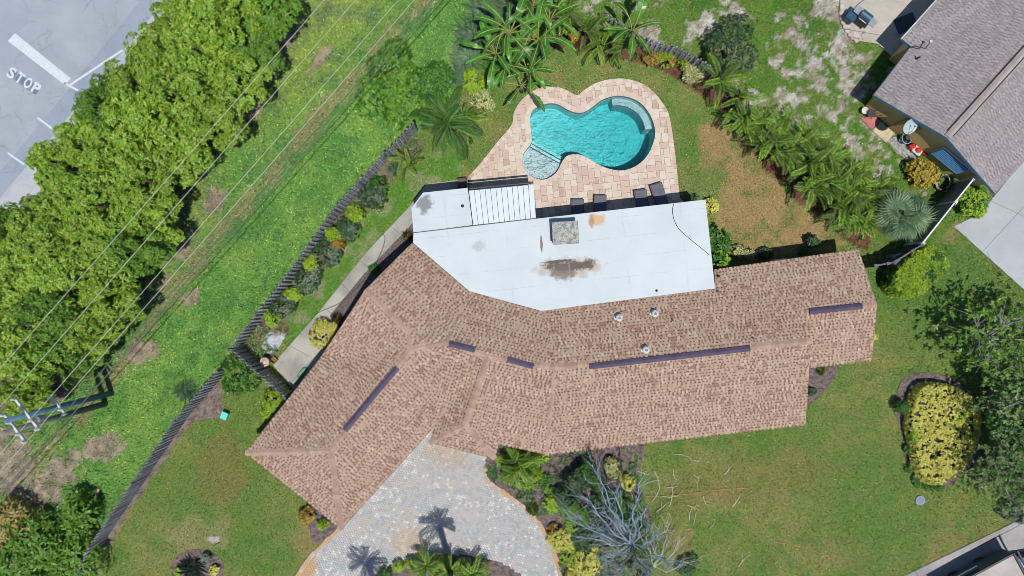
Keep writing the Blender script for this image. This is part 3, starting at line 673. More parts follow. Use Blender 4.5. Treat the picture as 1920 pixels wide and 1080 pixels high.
# ---------------------------------------------------------------- main house
M_tooth = multi('shingle_tab', [(C(192, 167, 146), 7), (C(184, 157, 136), 5), (C(206, 182, 162), 2.4), (C(164, 128, 112), 2.6)], .92, 1.5, 90, .10, 'island', .15, .36)
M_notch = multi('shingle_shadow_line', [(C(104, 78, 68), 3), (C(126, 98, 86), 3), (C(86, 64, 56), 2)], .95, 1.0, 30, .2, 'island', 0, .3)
M_under = multi('shingle_back_layer', [(C(174, 147, 128), 3), (C(186, 160, 140), 3), (C(154, 122, 106), 1.5)], .95, 1.3, 40, .15, 'island', .15, .5)
M_cap = multi('ridge_shingle', [(C(184, 156, 138), 3), (C(174, 145, 128), 3), (C(192, 165, 147), 2)], .92, 1, 40, .14, 'object', .2, .1)
M_vent = mat('ridge_vent_metal', C(92, 82, 106), C(78, 68, 92), 2, .6, 40, .1, 0)
M_fascia = plain('brown_fascia', C(120, 90, 76), .6)
M_wall = mat('stucco', C(214, 204, 186), C(204, 194, 176), 1, .9, 40, .06, .2)
M_glass = plain('dark_glass', (.03, .05, .06), .08, 0, .6)
M_trim = plain('white_trim', C(232, 232, 228), .5)
house = thing('house', 'house with brown shingle roof and white flat roof at the back', 'house', (*G(1000, 660), 0))
Z0, ZR = 2.42, 3.85
def R(px, py, z): return W(px, py, z)
pA, pB = R(460, 849, Z0), R(640, 993, Z0); R1, R2 = R(620, 845, ZR), R(771, 655, ZR)
R3, RP, R4, R5 = R(835, 641, ZR), R(915, 667, ZR), R(1040, 689, ZR), R(1521, 639, ZR)
G0, G1, G2 = R(685, 543, ZR - .02), R(600, 672, Z0), R(773, 455, Z0)
V1, V2, X1 = R(880, 546, 2.72), R(1015, 583, 2.80), R(1341, 541, 2.78)
Q1, Q2, Q3, Q4 = R(1512, 583, 3.32), R(1644, 571, 3.32), R(1610, 467, 2.40), R(1339, 505, 2.42)
cC = R(812, 803, 2.50); P1 = R(872, 797, 3.45); PL = R(806, 831, Z0); PR_ = R(928, 860, Z0); PE = R(935, 833, Z0)
F_ = R(1025, 853, Z0); S1 = R(1510, 797, Z0); T1 = R(1515, 691, Z0); T2 = R(1635, 676, Z0)
VA = R(768, 626, 3.83)
PLANES = [  # outline, course direction (two points), low side reference point
    ([pA, R1, R2, VA, G1], (pA, G1), pA), ([G1, VA, G0], (G0, VA), G1), ([G0, VA, R2, R3, V1, G2], (G2, V1), G2),
    ([R3, RP, R4, V2, V1], (V1, V2), V1), ([R4, R5, Q1, X1, V2], (R4, R5), X1), ([Q1, Q2, Q3, Q4, X1], (Q4, Q3), Q3),
    ([pA, pB, R1], (pA, pB), pA), ([pB, cC, R3, R2, R1], (pB, cC), pB), ([R3, RP, P1, PL, cC], (RP, P1), PL), ([P1, PR_, PL], (PL, PR_), PL),
    ([RP, PE, PR_, P1], (RP, P1), PR_), ([RP, R4, F_, PE], (PE, F_), F_), ([R4, R5, S1, F_], (F_, S1), F_), ([Q1, Q2, T2, T1], (T1, T2), T1)]
def fan(poly):
    t = tessellate_polygon([[Vector((v.x, v.y, 0)) for v in poly]])
    return [x if tri_ccw(poly, x) else x[::-1] for x in t]
def zfun(poly):
    ts = fan(poly); T = [[poly[i] for i in t] for t in ts]
    def f(x, y):
        best = None
        for a, b, c in T:
            d = (b.y - c.y) * (a.x - c.x) + (c.x - b.x) * (a.y - c.y)
            if abs(d) < 1e-9: continue
            l1 = ((b.y - c.y) * (x - c.x) + (c.x - b.x) * (y - c.y)) / d; l2 = ((c.y - a.y) * (x - c.x) + (a.x - c.x) * (y - c.y)) / d; l3 = 1 - l1 - l2
            m = min(l1, l2, l3)
            if best is None or m > best[0]: best = (m, l1 * a.z + l2 * b.z + l3 * c.z)
            if m >= -1e-6: break
        return best[1]
    return f
def clip_convexish(sub, poly):
    """clip a small quad by the roof outline (ear by ear keeps concave outlines right)"""
    out = sub
    n = len(poly)
    for i in range(n):
        a, b = poly[i], poly[(i + 1) % n]; ex, ey = b[0] - a[0], b[1] - a[1]
        res = []; m = len(out)
        if m == 0: return []
        for k in range(m):
            p, q = out[k], out[(k + 1) % m]
            sp = ex * (p[1] - a[1]) - ey * (p[0] - a[0]); sq = ex * (q[1] - a[1]) - ey * (q[0] - a[0])
            if sp >= 0: res.append(p)
            if (sp >= 0) != (sq >= 0):
                t = sp / (sp - sq); res.append((p[0] + (q[0] - p[0]) * t, p[1] + (q[1] - p[1]) * t))
        out = res
    return out
def ccw2(poly):
    ar = sum(poly[i][0] * poly[(i + 1) % len(poly)][1] - poly[(i + 1) % len(poly)][0] * poly[i][1] for i in range(len(poly)))
    return poly if ar > 0 else poly[::-1]
def convex_parts(poly):
    """split into convex pieces: the outline itself if convex, else its triangles"""
    n = len(poly); P = ccw2([(v.x, v.y) for v in poly])
    A_ = np.array([[v.x, v.y, 1.0] for v in poly]); zz_ = np.array([v.z for v in poly]); r_ = A_ @ np.linalg.lstsq(A_, zz_, rcond=None)[0] - zz_
    if np.abs(r_).max() > .012: return [[(poly[i].x, poly[i].y) for i in t] for t in fan(poly)]
    if all((P[(i + 1) % n][0] - P[i][0]) * (P[(i + 2) % n][1] - P[(i + 1) % n][1]) - (P[(i + 1) % n][1] - P[i][1]) * (P[(i + 2) % n][0] - P[(i + 1) % n][0]) > -1e-6 for i in range(n)): return [P]
    return [[(poly[i].x, poly[i].y) for i in t] for t in fan(poly)]
roof = MB(); tooth = MB(); under = MB(); notch = MB(); sr = random.Random(3)
EXPO = .160
def lay_shingles(poly, cdir, low, EXPO, pitch, tooth, under, ladder=.024, notch=None):
    zf = zfun(poly); u = Vector((cdir[1].x - cdir[0].x, cdir[1].y - cdir[0].y)).normalized(); v = Vector((-u.y, u.x))
    cen = sum(((Vector((p.x, p.y))) for p in poly), Vector((0, 0))) / len(poly); lo = Vector((low.x, low.y))
    if (cen - lo).dot(v) < 0: v = -v
    us = [Vector((p.x, p.y)).dot(u) for p in poly]; vs_ = [Vector((p.x, p.y)).dot(v) for p in poly]
    parts = convex_parts(poly); k = 0; v0 = min(vs_)
    def put(mbx, u0, u1, va, vb, h0, h1, skirt):
        q = ccw2([(u * a + v * b).to_tuple() for a, b in ((u0, va), (u1, va), (u1, vb), (u0, vb))])
        for part in parts:
            c = clip_convexish(q, part)
            if len(c) < 3: continue
            ar_ = abs(sum(c[i][0] * c[(i + 1) % len(c)][1] - c[(i + 1) % len(c)][0] * c[i][1] for i in range(len(c)))) / 2
            if ar_ < 4e-4: continue
            n = len(c); top = []
            for (x, y) in c:
                t = (x * v.x + y * v.y - va) / (vb - va); top.append((x, y, zf(x, y) + h0 + (h1 - h0) * t))
            bot = [(x, y, z - skirt) for x, y, z in top]
            mbx.add(top + bot, [tuple(range(n))] + [(i, n + i, n + (i + 1) % n, (i + 1) % n) for i in range(n)])
    while v0 + k * EXPO < max(vs_):
        a = v0 + k * EXPO; b_ = a + EXPO * 1.12
        x = min(us) - sr.uniform(0, 1.2)
        while x < max(us):
            w = sr.uniform(.7, 1.1); put(under, x, x + w - .004, a, b_, ladder * .62, .004, .014); x += w
        x = min(us) - sr.uniform(0, pitch)
        while x < max(us):
            p_ = pitch * sr.uniform(.75, 1.3); w = p_ - sr.uniform(.075, .115); put(tooth, x, x + w, a - .006, b_, ladder, .008, .014)
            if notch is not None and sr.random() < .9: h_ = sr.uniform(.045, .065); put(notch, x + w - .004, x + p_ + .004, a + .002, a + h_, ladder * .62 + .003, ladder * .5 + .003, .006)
            x += p_
        k += 1
for poly, cd, low in PLANES:
    P2 = [(v.x, v.y) for v in poly]; zs = [v.z for v in poly]; ts = fan(poly); n = len(poly)
    ar = sum(P2[i][0] * P2[(i + 1) % n][1] - P2[(i + 1) % n][0] * P2[i][1] for i in range(n)); idx = list(range(n)) if ar > 0 else list(range(n))[::-1]
    top = [tuple(v) for v in poly]; bot = [(v.x, v.y, v.z - .17) for v in poly]
    roof.add(top + bot, [tuple(t) for t in ts] + [tuple(n + i for i in t[::-1]) for t in ts] + [(idx[i], n + idx[i], n + idx[(i + 1) % n], idx[(i + 1) % n])[::1] for i in range(n)])
    lay_shingles(poly, cd, low, EXPO, .205, tooth, under, .026, notch)
roof_o = roof.build('roof', M_fascia, house)
tooth.build('shingle', M_tooth, roof_o, 'stuff'); under.build('shingle_course', M_under, roof_o, 'stuff'); notch.build('shingle_notch', M_notch, roof_o, 'stuff')
# ridge caps, one by one
capm = MB(); w_, l_ = .16, .27
capm.add([(-l_ / 2, -w_, -.055), (-l_ / 2, 0, .012), (-l_ / 2, w_, -.055), (l_ / 2, w_, -.075), (l_ / 2, 0, -.008), (l_ / 2, -w_, -.075), (-l_ / 2, -w_, -.08), (-l_ / 2, w_, -.08), (-l_ / 2, 0, -.015)],
         [(0, 5, 4, 1), (1, 4, 3, 2), (0, 1, 8, 6), (1, 2, 7, 8)])
cap_me = capm.mesh('ridge_cap', M_cap)
def caps(a, b, skip=()):
    d = b - a; n = max(1, int(d.length / .235)); x = d.normalized(); y = Vector((0, 0, 1)).cross(x).normalized(); z = x.cross(y)
    Mx = Matrix((x, y, z)).transposed().to_4x4()
    for k in range(n):
        t = (k + .5) / n
        if any(s <= t <= e for s, e in skip): continue
        o = link('ridge_cap', cap_me, roof_o); o.matrix_basis = Matrix.Translation(a.lerp(b, t) + Vector((0, 0, .045)) - ORG[house.name]) @ Mx
def vent_on(a, b, name='ridge_vent'):
    d = (b - a); x = d.normalized(); y = Vector((0, 0, 1)).cross(x).normalized(); mb = MB(); L_ = d.length / 2; c = (a + b) / 2
    prof = [(-.15, .0), (-.15, .055), (0, .12), (.15, .055), (.15, .0)]
    vs2 = [c + x * s * L_ + y * q + Vector((0, 0, h + .01)) for s in (-1, 1) for q, h in prof]
    mb.add(vs2, [(i, i + 1, i + 6, i + 5)[::-1] for i in range(4)] + [(0, 1, 2, 3, 4)[::-1], (5, 6, 7, 8, 9)][::1])
    mb.build(name, M_vent, roof_o)
caps(pA, R1); caps(pB, R1); caps(R1, R2, ((.19, .83),)); caps(G0, VA); caps(VA, R2); caps(R2, R3); caps(R3, RP, ((.1, .72),)); caps(RP, R4, ((.30, .72),))
caps(P1, RP); caps(PL, P1); caps(PR_, P1); caps(F_, R4); caps(R5, R4, ((.235, .87),)); caps(Q1, Q2, ((.03, .79),))
def along(px1, py1, px2, py2, z): return W(px1, py1, z), W(px2, py2, z)
for q, z in (((647, 806, 745, 689), ZR), ((842, 644, 891, 656), ZR), ((951, 673, 1000, 687), ZR), ((1105, 687, 1406, 653), ZR), ((1517, 584, 1616, 574), 3.33)): vent_on(*along(*q, z))
# plumbing and turbine vents
M_galv = plain('galvanised_metal', C(226, 228, 230), .45, .15); M_black = plain('black_rubber', (.02, .02, .022), .6)
for (px, py) in ((1161, 596), (1228, 588), (1211, 656)):
    zz = 3.3
    for _ in range(4): c = W(px, py, zz + .2); zz = zfun(PLANES[4][0])(c.x, c.y)
    mb = MB()
    mb.lathe((c.x, c.y, zz), [(.24, -.1), (.23, .04), (.12, .05), (.12, .24), (.185, .24), (.19, .30), (.13, .35), (.09, .365)], 18)
    vo = mb.build('roof_vent', M_galv, roof_o, smooth=False); mb = MB(); mb.lathe((c.x, c.y, zz), [(.08, .367), (.055, .38)], 14); mb.build('vent_cap', plain('grey_cap', C(120, 124, 130), .5), roof_o)
for (px, py, zz) in ((1260, 600, 3.2), (1411, 633, 3.75), (1345, 546, 2.85)):
    c = W(px, py, zz); zz = zfun(PLANES[4][0])(c.x, c.y); mb = MB(); mb.tube([(c.x, c.y, zz - .1), (c.x, c.y, zz + .2)], .05, 8); mb.build('vent_pipe', M_black, roof_o)
# white flat roof with its lower sheet-metal bay
m, nt, N, L, b = base_mat('white_roof_coating'); p = pos(nt)
o = mixc(nt, ramp(nt, noise(nt, .5, 5, .6, p), .3, .7), C(204, 214, 218), C(214, 222, 225))
o = mixc(nt, mathn(nt, 'MULTIPLY', ramp(nt, noise(nt, 2.6, 5, .7, p, 1.5), .56, .74), .22), o, C(186, 198, 204))
def st_(o, px, py, rx, ry, ang, c, rag, ns, amt, z=2.8):
    w = W(px, py, z); return mixc(nt, mathn(nt, 'MULTIPLY', patch(nt, (w.x, w.y), rx, ry, ang, rag, ns), amt), o, c)
o = st_(o, 1070, 502, 2.1, .62, .03, C(176, 150, 120), .8, 1.7, .6); o = st_(o, 1070, 498, 1.75, .34, .05, C(84, 64, 50), .9, 2.6, .95); o = st_(o, 1056, 512, .8, .5, -.05, C(104, 88, 78), .9, 2.2, .8); o = st_(o, 1046, 490, 1.1, .10, .1, C(70, 54, 44), .6, 4, .9)
o = st_(o, 1119, 412, .55, .42, .1, C(214, 176, 128), .7, 2.4, .9); o = st_(o, 1109, 414, .18, .46, 0, C(170, 120, 76), .7, 3, .7)
o = st_(o, 1015, 458, .09, .62, .06, C(112, 82, 62), .5, 3, .85); o = st_(o, 796, 384, .5, .62, -.5, C(120, 124, 124), 1.0, 2.5, .85); o = st_(o, 897, 462, .45, .4, 0, C(176, 180, 178), .9, 2, .6)
L.new(o, b.inputs['Base Color']); b.inputs['Roughness'].default_value = .55; b.inputs['Specular IOR Level'].default_value = .3
for rot_, per_, amt_ in ((ang, 1.05, .16), (ang + 1.57, 3.1, .10)):     # lapped membrane seams under the coating
    mpn = N.new('ShaderNodeMapping'); mpn.inputs['Rotation'].default_value = (0, 0, -rot_); L.new(p, mpn.inputs['Vector']); sp = N.new('ShaderNodeSeparateXYZ'); L.new(mpn.outputs[0], sp.inputs[0])
    yy = mathn(nt, 'ADD', sp.outputs['Y'], mathn(nt, 'MULTIPLY', noise(nt, 1.2, 3, .6, p), .10)); fr_ = mathn(nt, 'FRACT', mathn(nt, 'DIVIDE', yy, per_), 0.0)
    ln_ = mathn(nt, 'MULTIPLY', ramp(nt, fr_, .045, .0), ramp(nt, noise(nt, .8, 3, .6, p), .4, .62)); o = mixc(nt, mathn(nt, 'MULTIPLY', ln_, amt_ * 3), o, C(160, 176, 184))
L.new(o, b.inputs['Base Color'])
bump(nt, noise(nt, 1.2, 5, .6, p), .25, .05); M_white = m
zA, zB = 2.86, 2.80
flat = [W(*q, zA) for q in ((775, 437), (1004, 410), (1323, 374), (1341, 541), (1015, 583), (880, 546), (774, 455))]
mb = MB(); mb.prism([(v.x, v.y) for v in flat], 2.52, zA, bottom=True); fl = mb.build('flat_roof', M_white, house, bevel=.015)
low = [W(*q, zB) for q in ((771, 390), (793, 361), (877, 352), (881, 357), (1001, 345), (1005, 409.4), (775, 436.4))]
mb = MB(); lowf = [low[0], low[1], low[2], W(886, 422, zB), low[6]]; mb.prism([(v.x, v.y) for v in lowf], 2.5, zB); mb.build('lower_flat_roof', M_white, fl, bevel=.012)
# ribbed metal panels
pA0, pA1, pB0, pB1 = W(879, 357.5, zB), W(1001, 346, zB), W(887, 422, zB), W(1005, 409.2, zB); M_panel = mat('white_metal_panel', C(216, 228, 234), C(226, 234, 240), .9, .45, 30, .05, 0)
for k in range(12):
    f0, f1 = k / 12, (k + 1) / 12; g = .012
    a, b_, c_, d_ = pA0.lerp(pA1, f0), pA0.lerp(pA1, f1), pB0.lerp(pB1, f1), pB0.lerp(pB1, f0); e = (pA1 - pA0).normalized() * g
    mb = MB(); q = [(a + e).xy, (b_ - e).xy, (c_ - e).xy, (d_ + e).xy]; mb.prism([v.to_tuple() for v in q], zB - .12, zB - .01 + (.004 if k % 2 else 0))
    mid = [(a + e).xy, (a + e * 3.4).xy, (d_ + e * 3.4).xy, (d_ + e).xy]; mb.prism([v.to_tuple() for v in mid], zB - .01, zB + .035); mb.build('roof_panel', M_panel, fl)
mb = MB(); mb.prism([v.to_tuple() for v in (pA0.xy, pA1.xy, pB1.xy, pB0.xy)], zB - .16, zB - .125); mb.build('panel_backing', plain('grey_backing', C(110, 116, 120), .8), fl)
# gutter in front of the panels, drip edge seam
M_gut = plain('dark_gutter', C(64, 62, 68), .5)
a, b_ = W(880, 354, zB), W(1000, 342.5, zB); mb = MB(); mb.tube([a + Vector((0, .03, -.12)), b_ + Vector((0, .03, -.12))], .06, 8); mb.build('gutter', M_gut, fl)
a, b_ = W(877, 351, .5), W(1001, 340.5, .5)
seam = MB(); q0, q1 = W(775, 437, zA), W(1004, 410, zA); seam.tube([(q0.x, q0.y + .02, zA - .03), (q1.x, q1.y + .02, zA - .03)], .018, 5); seam.build('roof_seam', plain('seam_dark', C(110, 116, 116), .8), fl)
# chimney with a mottled cap
c = W(1060, 436.5, zA + .85); M_chim = mat('chimney_render', C(150, 166, 182), C(132, 150, 170), 3, .9)
mb = MB(); mb.box((c.x, c.y, zA + .39), (1.24, 1.06, .88), ang - .05); ch = mb.build('chimney', M_chim, fl)
M_ccap = mat('lichened_concrete', C(196, 192, 182), C(132, 138, 142), 4.5, .95, 24, .35, .8)
mb = MB(); mb.box((c.x, c.y, zA + .89), (1.36, 1.18, .12), ang - .05); mb.build('chimney_cap', M_ccap, fl, bevel=.015)
# walls
ft = [pA, G1, G2, W(776, 392, 2.5), W(796, 364, 2.5), W(876, 356, 2.5), W(884, 424, 2.5), W(1004, 412, 2.5), W(1320, 378, 2.5), W(1337, 505, 2.5), Q3, T2, T1, S1, F_, PE, PR_, PL, cC, pB]
wl_ = offset_poly([(v.x, v.y) for v in ft], .45); mb = MB(); mb.prism(wl_, 0, 2.3, top=False, bottom=False); mb.build('wall', M_wall, house)
for (a, b_, zt, cc) in ((G1, G2, ZR - .2, G0), (T2, Q3, 3.1, Q2)):
    d = (b_ - a).normalized(); nn = Vector((-d.y, d.x, 0)); nn = nn if (house.location - a).dot(nn) > 0 else -nn; a2, b2 = a + d * .5 + nn * .46, b_ - d * .5 + nn * .46; m2 = Vector((cc.x, cc.y, 0)) + nn * .46
    mb = MB(); mb.add([(a2.x, a2.y, 2.2), (b2.x, b2.y, 2.2), (m2.x, m2.y, zt)], [(0, 1, 2)]); mb.build('gable_wall', M_wall, house)
def opening(px, py, w, h, z, rz, name, mm):
    x, y = G(px, py); mb = MB(); mb.box((x, y, z), (w + .12, .10, h + .12), rz); f = mb.build(name, M_trim, house); mb = MB(); mb.box((x, y, z), (w, .13, h), rz); mb.build('pane' if mm is M_glass else 'door_leaf', mm, f)
e1 = math.atan2(-(797 - 853), 1510 - 1025)
def edge_pt(a, b, t, d):
    p_ = a.lerp(b, t); dd = (b - a).normalized(); return (p_.x - dd.y * d, p_.y + dd.x * d), math.atan2(dd.y, dd.x)
for a, b_, t, w, h, z, nm, mm in ((F_, S1, .25, 1.4, 1.2, 1.4, 'window', M_glass), (F_, S1, .55, 1.8, 1.2, 1.4, 'window', M_glass), (F_, S1, .85, 1.2, 1.2, 1.4, 'window', M_glass), (pA, G1, .3, 1.2, 1.0, 1.5, 'window', M_glass), (pA, G1, .72, .9, 2.05, 1.04, 'door', M_trim), (pB, cC, .48, 4.8, 2.1, 1.06, 'garage_door', M_trim), (Q4, Q3, .5, 1.5, 1.1, 1.4, 'window', M_glass), (low[5], flat[2], .3, 2.4, 2.1, 1.06, 'sliding_door', M_glass), (low[5], flat[2], .7, 2.4, 2.1, 1.06, 'sliding_door', M_glass)):
    (x, y), r_ = edge_pt(a, b_, t, .45); (x2, y2), _ = edge_pt(a, b_, t, -.45)
    if inside([(v.x, v.y) for v in ft], np.array([x2]), np.array([y2]))[0]: x, y = x2, y2
    opening(*survey((x, y)), w, h, z, r_, nm, mm)
# ---------------------------------------------------------------- paved drive: cobbles laid one by one, joined
M_grout = mat('drive_joint', C(172, 170, 166), None, 4)
drive = sheet('driveway', DRIVE, .006, M_grout)
m = multi('cobble', [(C(214, 211, 207), 5), (C(203, 203, 203), 4), (C(220, 216, 211), 3), (C(190, 193, 199), 3), (C(214, 204, 192), 2), (C(240, 238, 234), 1.6)], .85, .55, 60, .08, 'island', .15, .45)
nt = m.node_tree; b = nt.nodes['Principled BSDF']; src = b.inputs['Base Color'].links[0].from_socket; o = src
for px, py, rx, ry, a_, amt in ((835, 850, 1.7, .8, -.3, .38), (765, 1015, 1.3, 1.0, .5, .40), (968, 925, 1.5, .35, -.6, .55), (560, 1060, 1.2, 1.4, .5, .95), (600, 1015, .7, .35, .9, .8), (1022, 985, 1.0, .35, -.9, .8), (945, 1070, .9, .3, -.2, .7), (1040, 1030, .9, .3, -1.1, .6)):
    w = G(px, py); o = mixc(nt, mathn(nt, 'MULTIPLY', patch(nt, w, rx, ry, a_, .7, 1.3), amt), o, C(224, 178, 122))
nt.links.new(o, b.inputs['Base Color']); M_cob = m
cob = MB(); cw = .152; dr = random.Random(2); da = math.radians(52)
cu, su = math.cos(da), math.sin(da); o0 = Vector(G(800, 950))
for i in range(-110, 110):
    for j in range(-110, 110):
        u, v = i * cw + (cw / 2 if j % 2 else 0), j * cw; x, y = o0.x + u * cu - v * su, o0.y + u * su + v * cu; s = survey((x, y))
        if s[1] > 1110 or s[1] < 800 or not inside(DRIVE, np.array([s[0]]), np.array([s[1]]))[0]: continue
        if inside(ROUNDPAD, np.array([s[0]]), np.array([s[1]]))[0]: continue
        h = cw / 2 - .006; t = h * .86; z = .045 + dr.uniform(-.006, .006); tl = dr.uniform(-.004, .004)
        q = [(x + a * cu - b_ * su, y + a * su + b_ * cu) for a, b_ in ((-h, -h), (h, -h), (h, h), (-h, h))]; q2 = [(x + a * cu - b_ * su, y + a * su + b_ * cu) for a, b_ in ((-t, -t), (t, -t), (t, t), (-t, t))]
        cob.add([(*p_, .008) for p_ in q] + [(*p_, z + (tl if k < 2 else -tl)) for k, p_ in enumerate(q2)], [(4, 5, 6, 7)] + [(k, (k + 1) % 4, 4 + (k + 1) % 4, 4 + k) for k in range(4)])
cob.build('cobble', M_cob, drive, 'stuff')
M_border = multi('border_brick', [(C(216, 170, 126), 3), (C(204, 178, 150), 3), (C(200, 196, 190), 2)], .85, .5, 50, .1, 'object', .15, .4)
ring_stones([(908, 872), (914, 898), (946, 920), (985, 948), (1018, 985), (1038, 1025), (1050, 1060), (1060, 1110)], .22, .22, .0, .062, 'border_brick', drive, M_border, -.22, closed=False)
ring_stones([(640, 985), (612, 1010), (580, 1042), (553, 1080), (535, 1115)], .22, .22, .0, .062, 'border_brick', drive, M_border, .0, closed=False)
sheet('planting_circle', ROUNDPAD, .010, M_mulch, n=3)
# ---------------------------------------------------------------- foliage
def nrm(a): return a / np.maximum(np.linalg.norm(a, axis=-1, keepdims=True), 1e-9)
def leaves_mesh(r, P, N, L, Wd, k, spread=.35, lift=.35, jit=.35):
    """k kite-shaped leaves round every point P, facing along N"""
    n = len(P); P = np.repeat(P, k, 0); Nn = np.repeat(N, k, 0); m = n * k
    a = np.tile(np.arange(k) * 2 * np.pi / k, n) + np.repeat(r.uniform(0, 6.28, n), k) + r.normal(0, spread, m)
    ref = np.where(np.abs(Nn[:, 2:3]) < .9, np.array([[0, 0, 1.0]]), np.array([[1.0, 0, 0]])); t1 = nrm(np.cross(ref, Nn)); t2 = np.cross(Nn, t1)
    e = r.normal(lift, .3, m)[:, None]
    d = nrm((t1 * np.cos(a)[:, None] + t2 * np.sin(a)[:, None]) * np.cos(e) + Nn * np.sin(e))
    s = r.uniform(1 - jit, 1 + jit, m)[:, None]; w = nrm(np.cross(Nn, d)) ; up = np.cross(d, w)
    b = P; tip = P + d * L * s - np.array([[0, 0, .12]]) * L * s; mid = P + d * L * .5 * s + up * L * .06
    V = np.stack([b, mid + w * Wd * s * .5, tip, mid - w * Wd * s * .5], 1).reshape(-1, 3)
    return V, np.arange(4 * m).reshape(-1, 4)
def dome_points(r, n, rx, ry, h, z0, lobes=7, shell=.3, low=-.35):
    """points through the lumpy outer layer of a crown"""
    if lobes <= 1: Cn = np.zeros((1, 3)); Rr = np.ones(1)
    elif lobes > 20:
        q = nrm(r.normal(size=(lobes, 3))); q[:, 2] = np.abs(q[:, 2]) * .9 - .1
        Cn = q * r.uniform(.4, .92, lobes)[:, None]; Rr = r.uniform(.13, .29, lobes); Cn = np.vstack([Cn, [[0, 0, -.15]]]); Rr = np.append(Rr, .36)
    else:
        q = nrm(r.normal(size=(lobes, 3))); q[:, 2] = np.abs(q[:, 2]) * .8 - .1
        Cn = q * r.uniform(.35, .62, lobes)[:, None]; Rr = r.uniform(.34, .56, lobes); Cn = np.vstack([Cn, [[0, 0, 0]]]); Rr = np.append(Rr, .74)
    out = []; nn = []; got = 0
    while got < n:
        i = r.integers(0, len(Cn), n); d = nrm(r.normal(size=(n, 3))); d[:, 2] = np.where(d[:, 2] < low, -d[:, 2], d[:, 2])
        p = Cn[i] + d * (Rr[i] * (1 - shell * r.random(n) ** 1.6))[:, None]
        dd = np.linalg.norm(p[:, None] - Cn[None], axis=2) - Rr[None]; dd[np.arange(n), i] = 0
        ok = dd.min(1) > -.16 if lobes > 1 else np.ones(n, bool)
        out.append(p[ok]); nn.append(d[ok]); got += ok.sum()
    p = np.vstack(out)[:n]; d = np.vstack(nn)[:n]
    zz = z0 + (p[:, 2:3] * .5 + .5) * h if lobes <= 1 else z0 + (p[:, 2:3] + .35) / 1.35 * h
    return np.hstack([p[:, :1] * rx, p[:, 1:2] * ry, np.maximum(zz, .05)]), nrm(d + np.array([[0, 0, .55]]))
def box_points(r, n, pts, h, rag=.08):
    """points over the top and sides of a clipped hedge with outline pts"""
    xs = np.array([p[0] for p in pts]); ys = np.array([p[1] for p in pts]); P = []; N = []
    m = int(n * .6); x = r.uniform(xs.min(), xs.max(), m * 3); y = r.uniform(ys.min(), ys.max(), m * 3); ok = inside(pts, x, y); x = x[ok][:m]; y = y[ok][:m]
    bumpz = (vnoise(x * 33, y * 33, 1 / 22, 77, 3) - .5) * .35
    P.append(np.stack([x, y, h + bumpz - rag * 2 * r.random(len(x)) ** 2], -1)); N.append(np.tile([[0, 0, 1.0]], (len(x), 1)) + r.normal(0, .25, (len(x), 3)))
    k = n - len(x); q = np.array(pts + [pts[0]]); seg = np.hypot(*(q[1:] - q[:-1]).T); cs = np.append(0, np.cumsum(seg)); t = r.uniform(0, cs[-1], k); i = np.searchsorted(cs, t, 'right') - 1; f = (t - cs[i]) / seg[i]
    p = q[i] + (q[i + 1] - q[i]) * f[:, None]; d = q[i + 1] - q[i]; nrmv = np.stack([d[:, 1], -d[:, 0]], -1); nrmv = nrmv / np.linalg.norm(nrmv, axis=1, keepdims=True)
    ar = sum(pts[j][0] * pts[(j + 1) % len(pts)][1] - pts[(j + 1) % len(pts)][0] * pts[j][1] for j in range(len(pts)))
    if ar < 0: nrmv = -nrmv
    z = r.uniform(.05, h, k); bul = (.10 * np.sin(z / h * np.pi))[:, None]
    P.append(np.hstack([p + nrmv * (bul - rag * r.random((k, 1))), z[:, None]])); N.append(np.hstack([nrmv, np.full((k, 1), .45)]))
    return np.vstack(P), nrm(np.vstack(N))
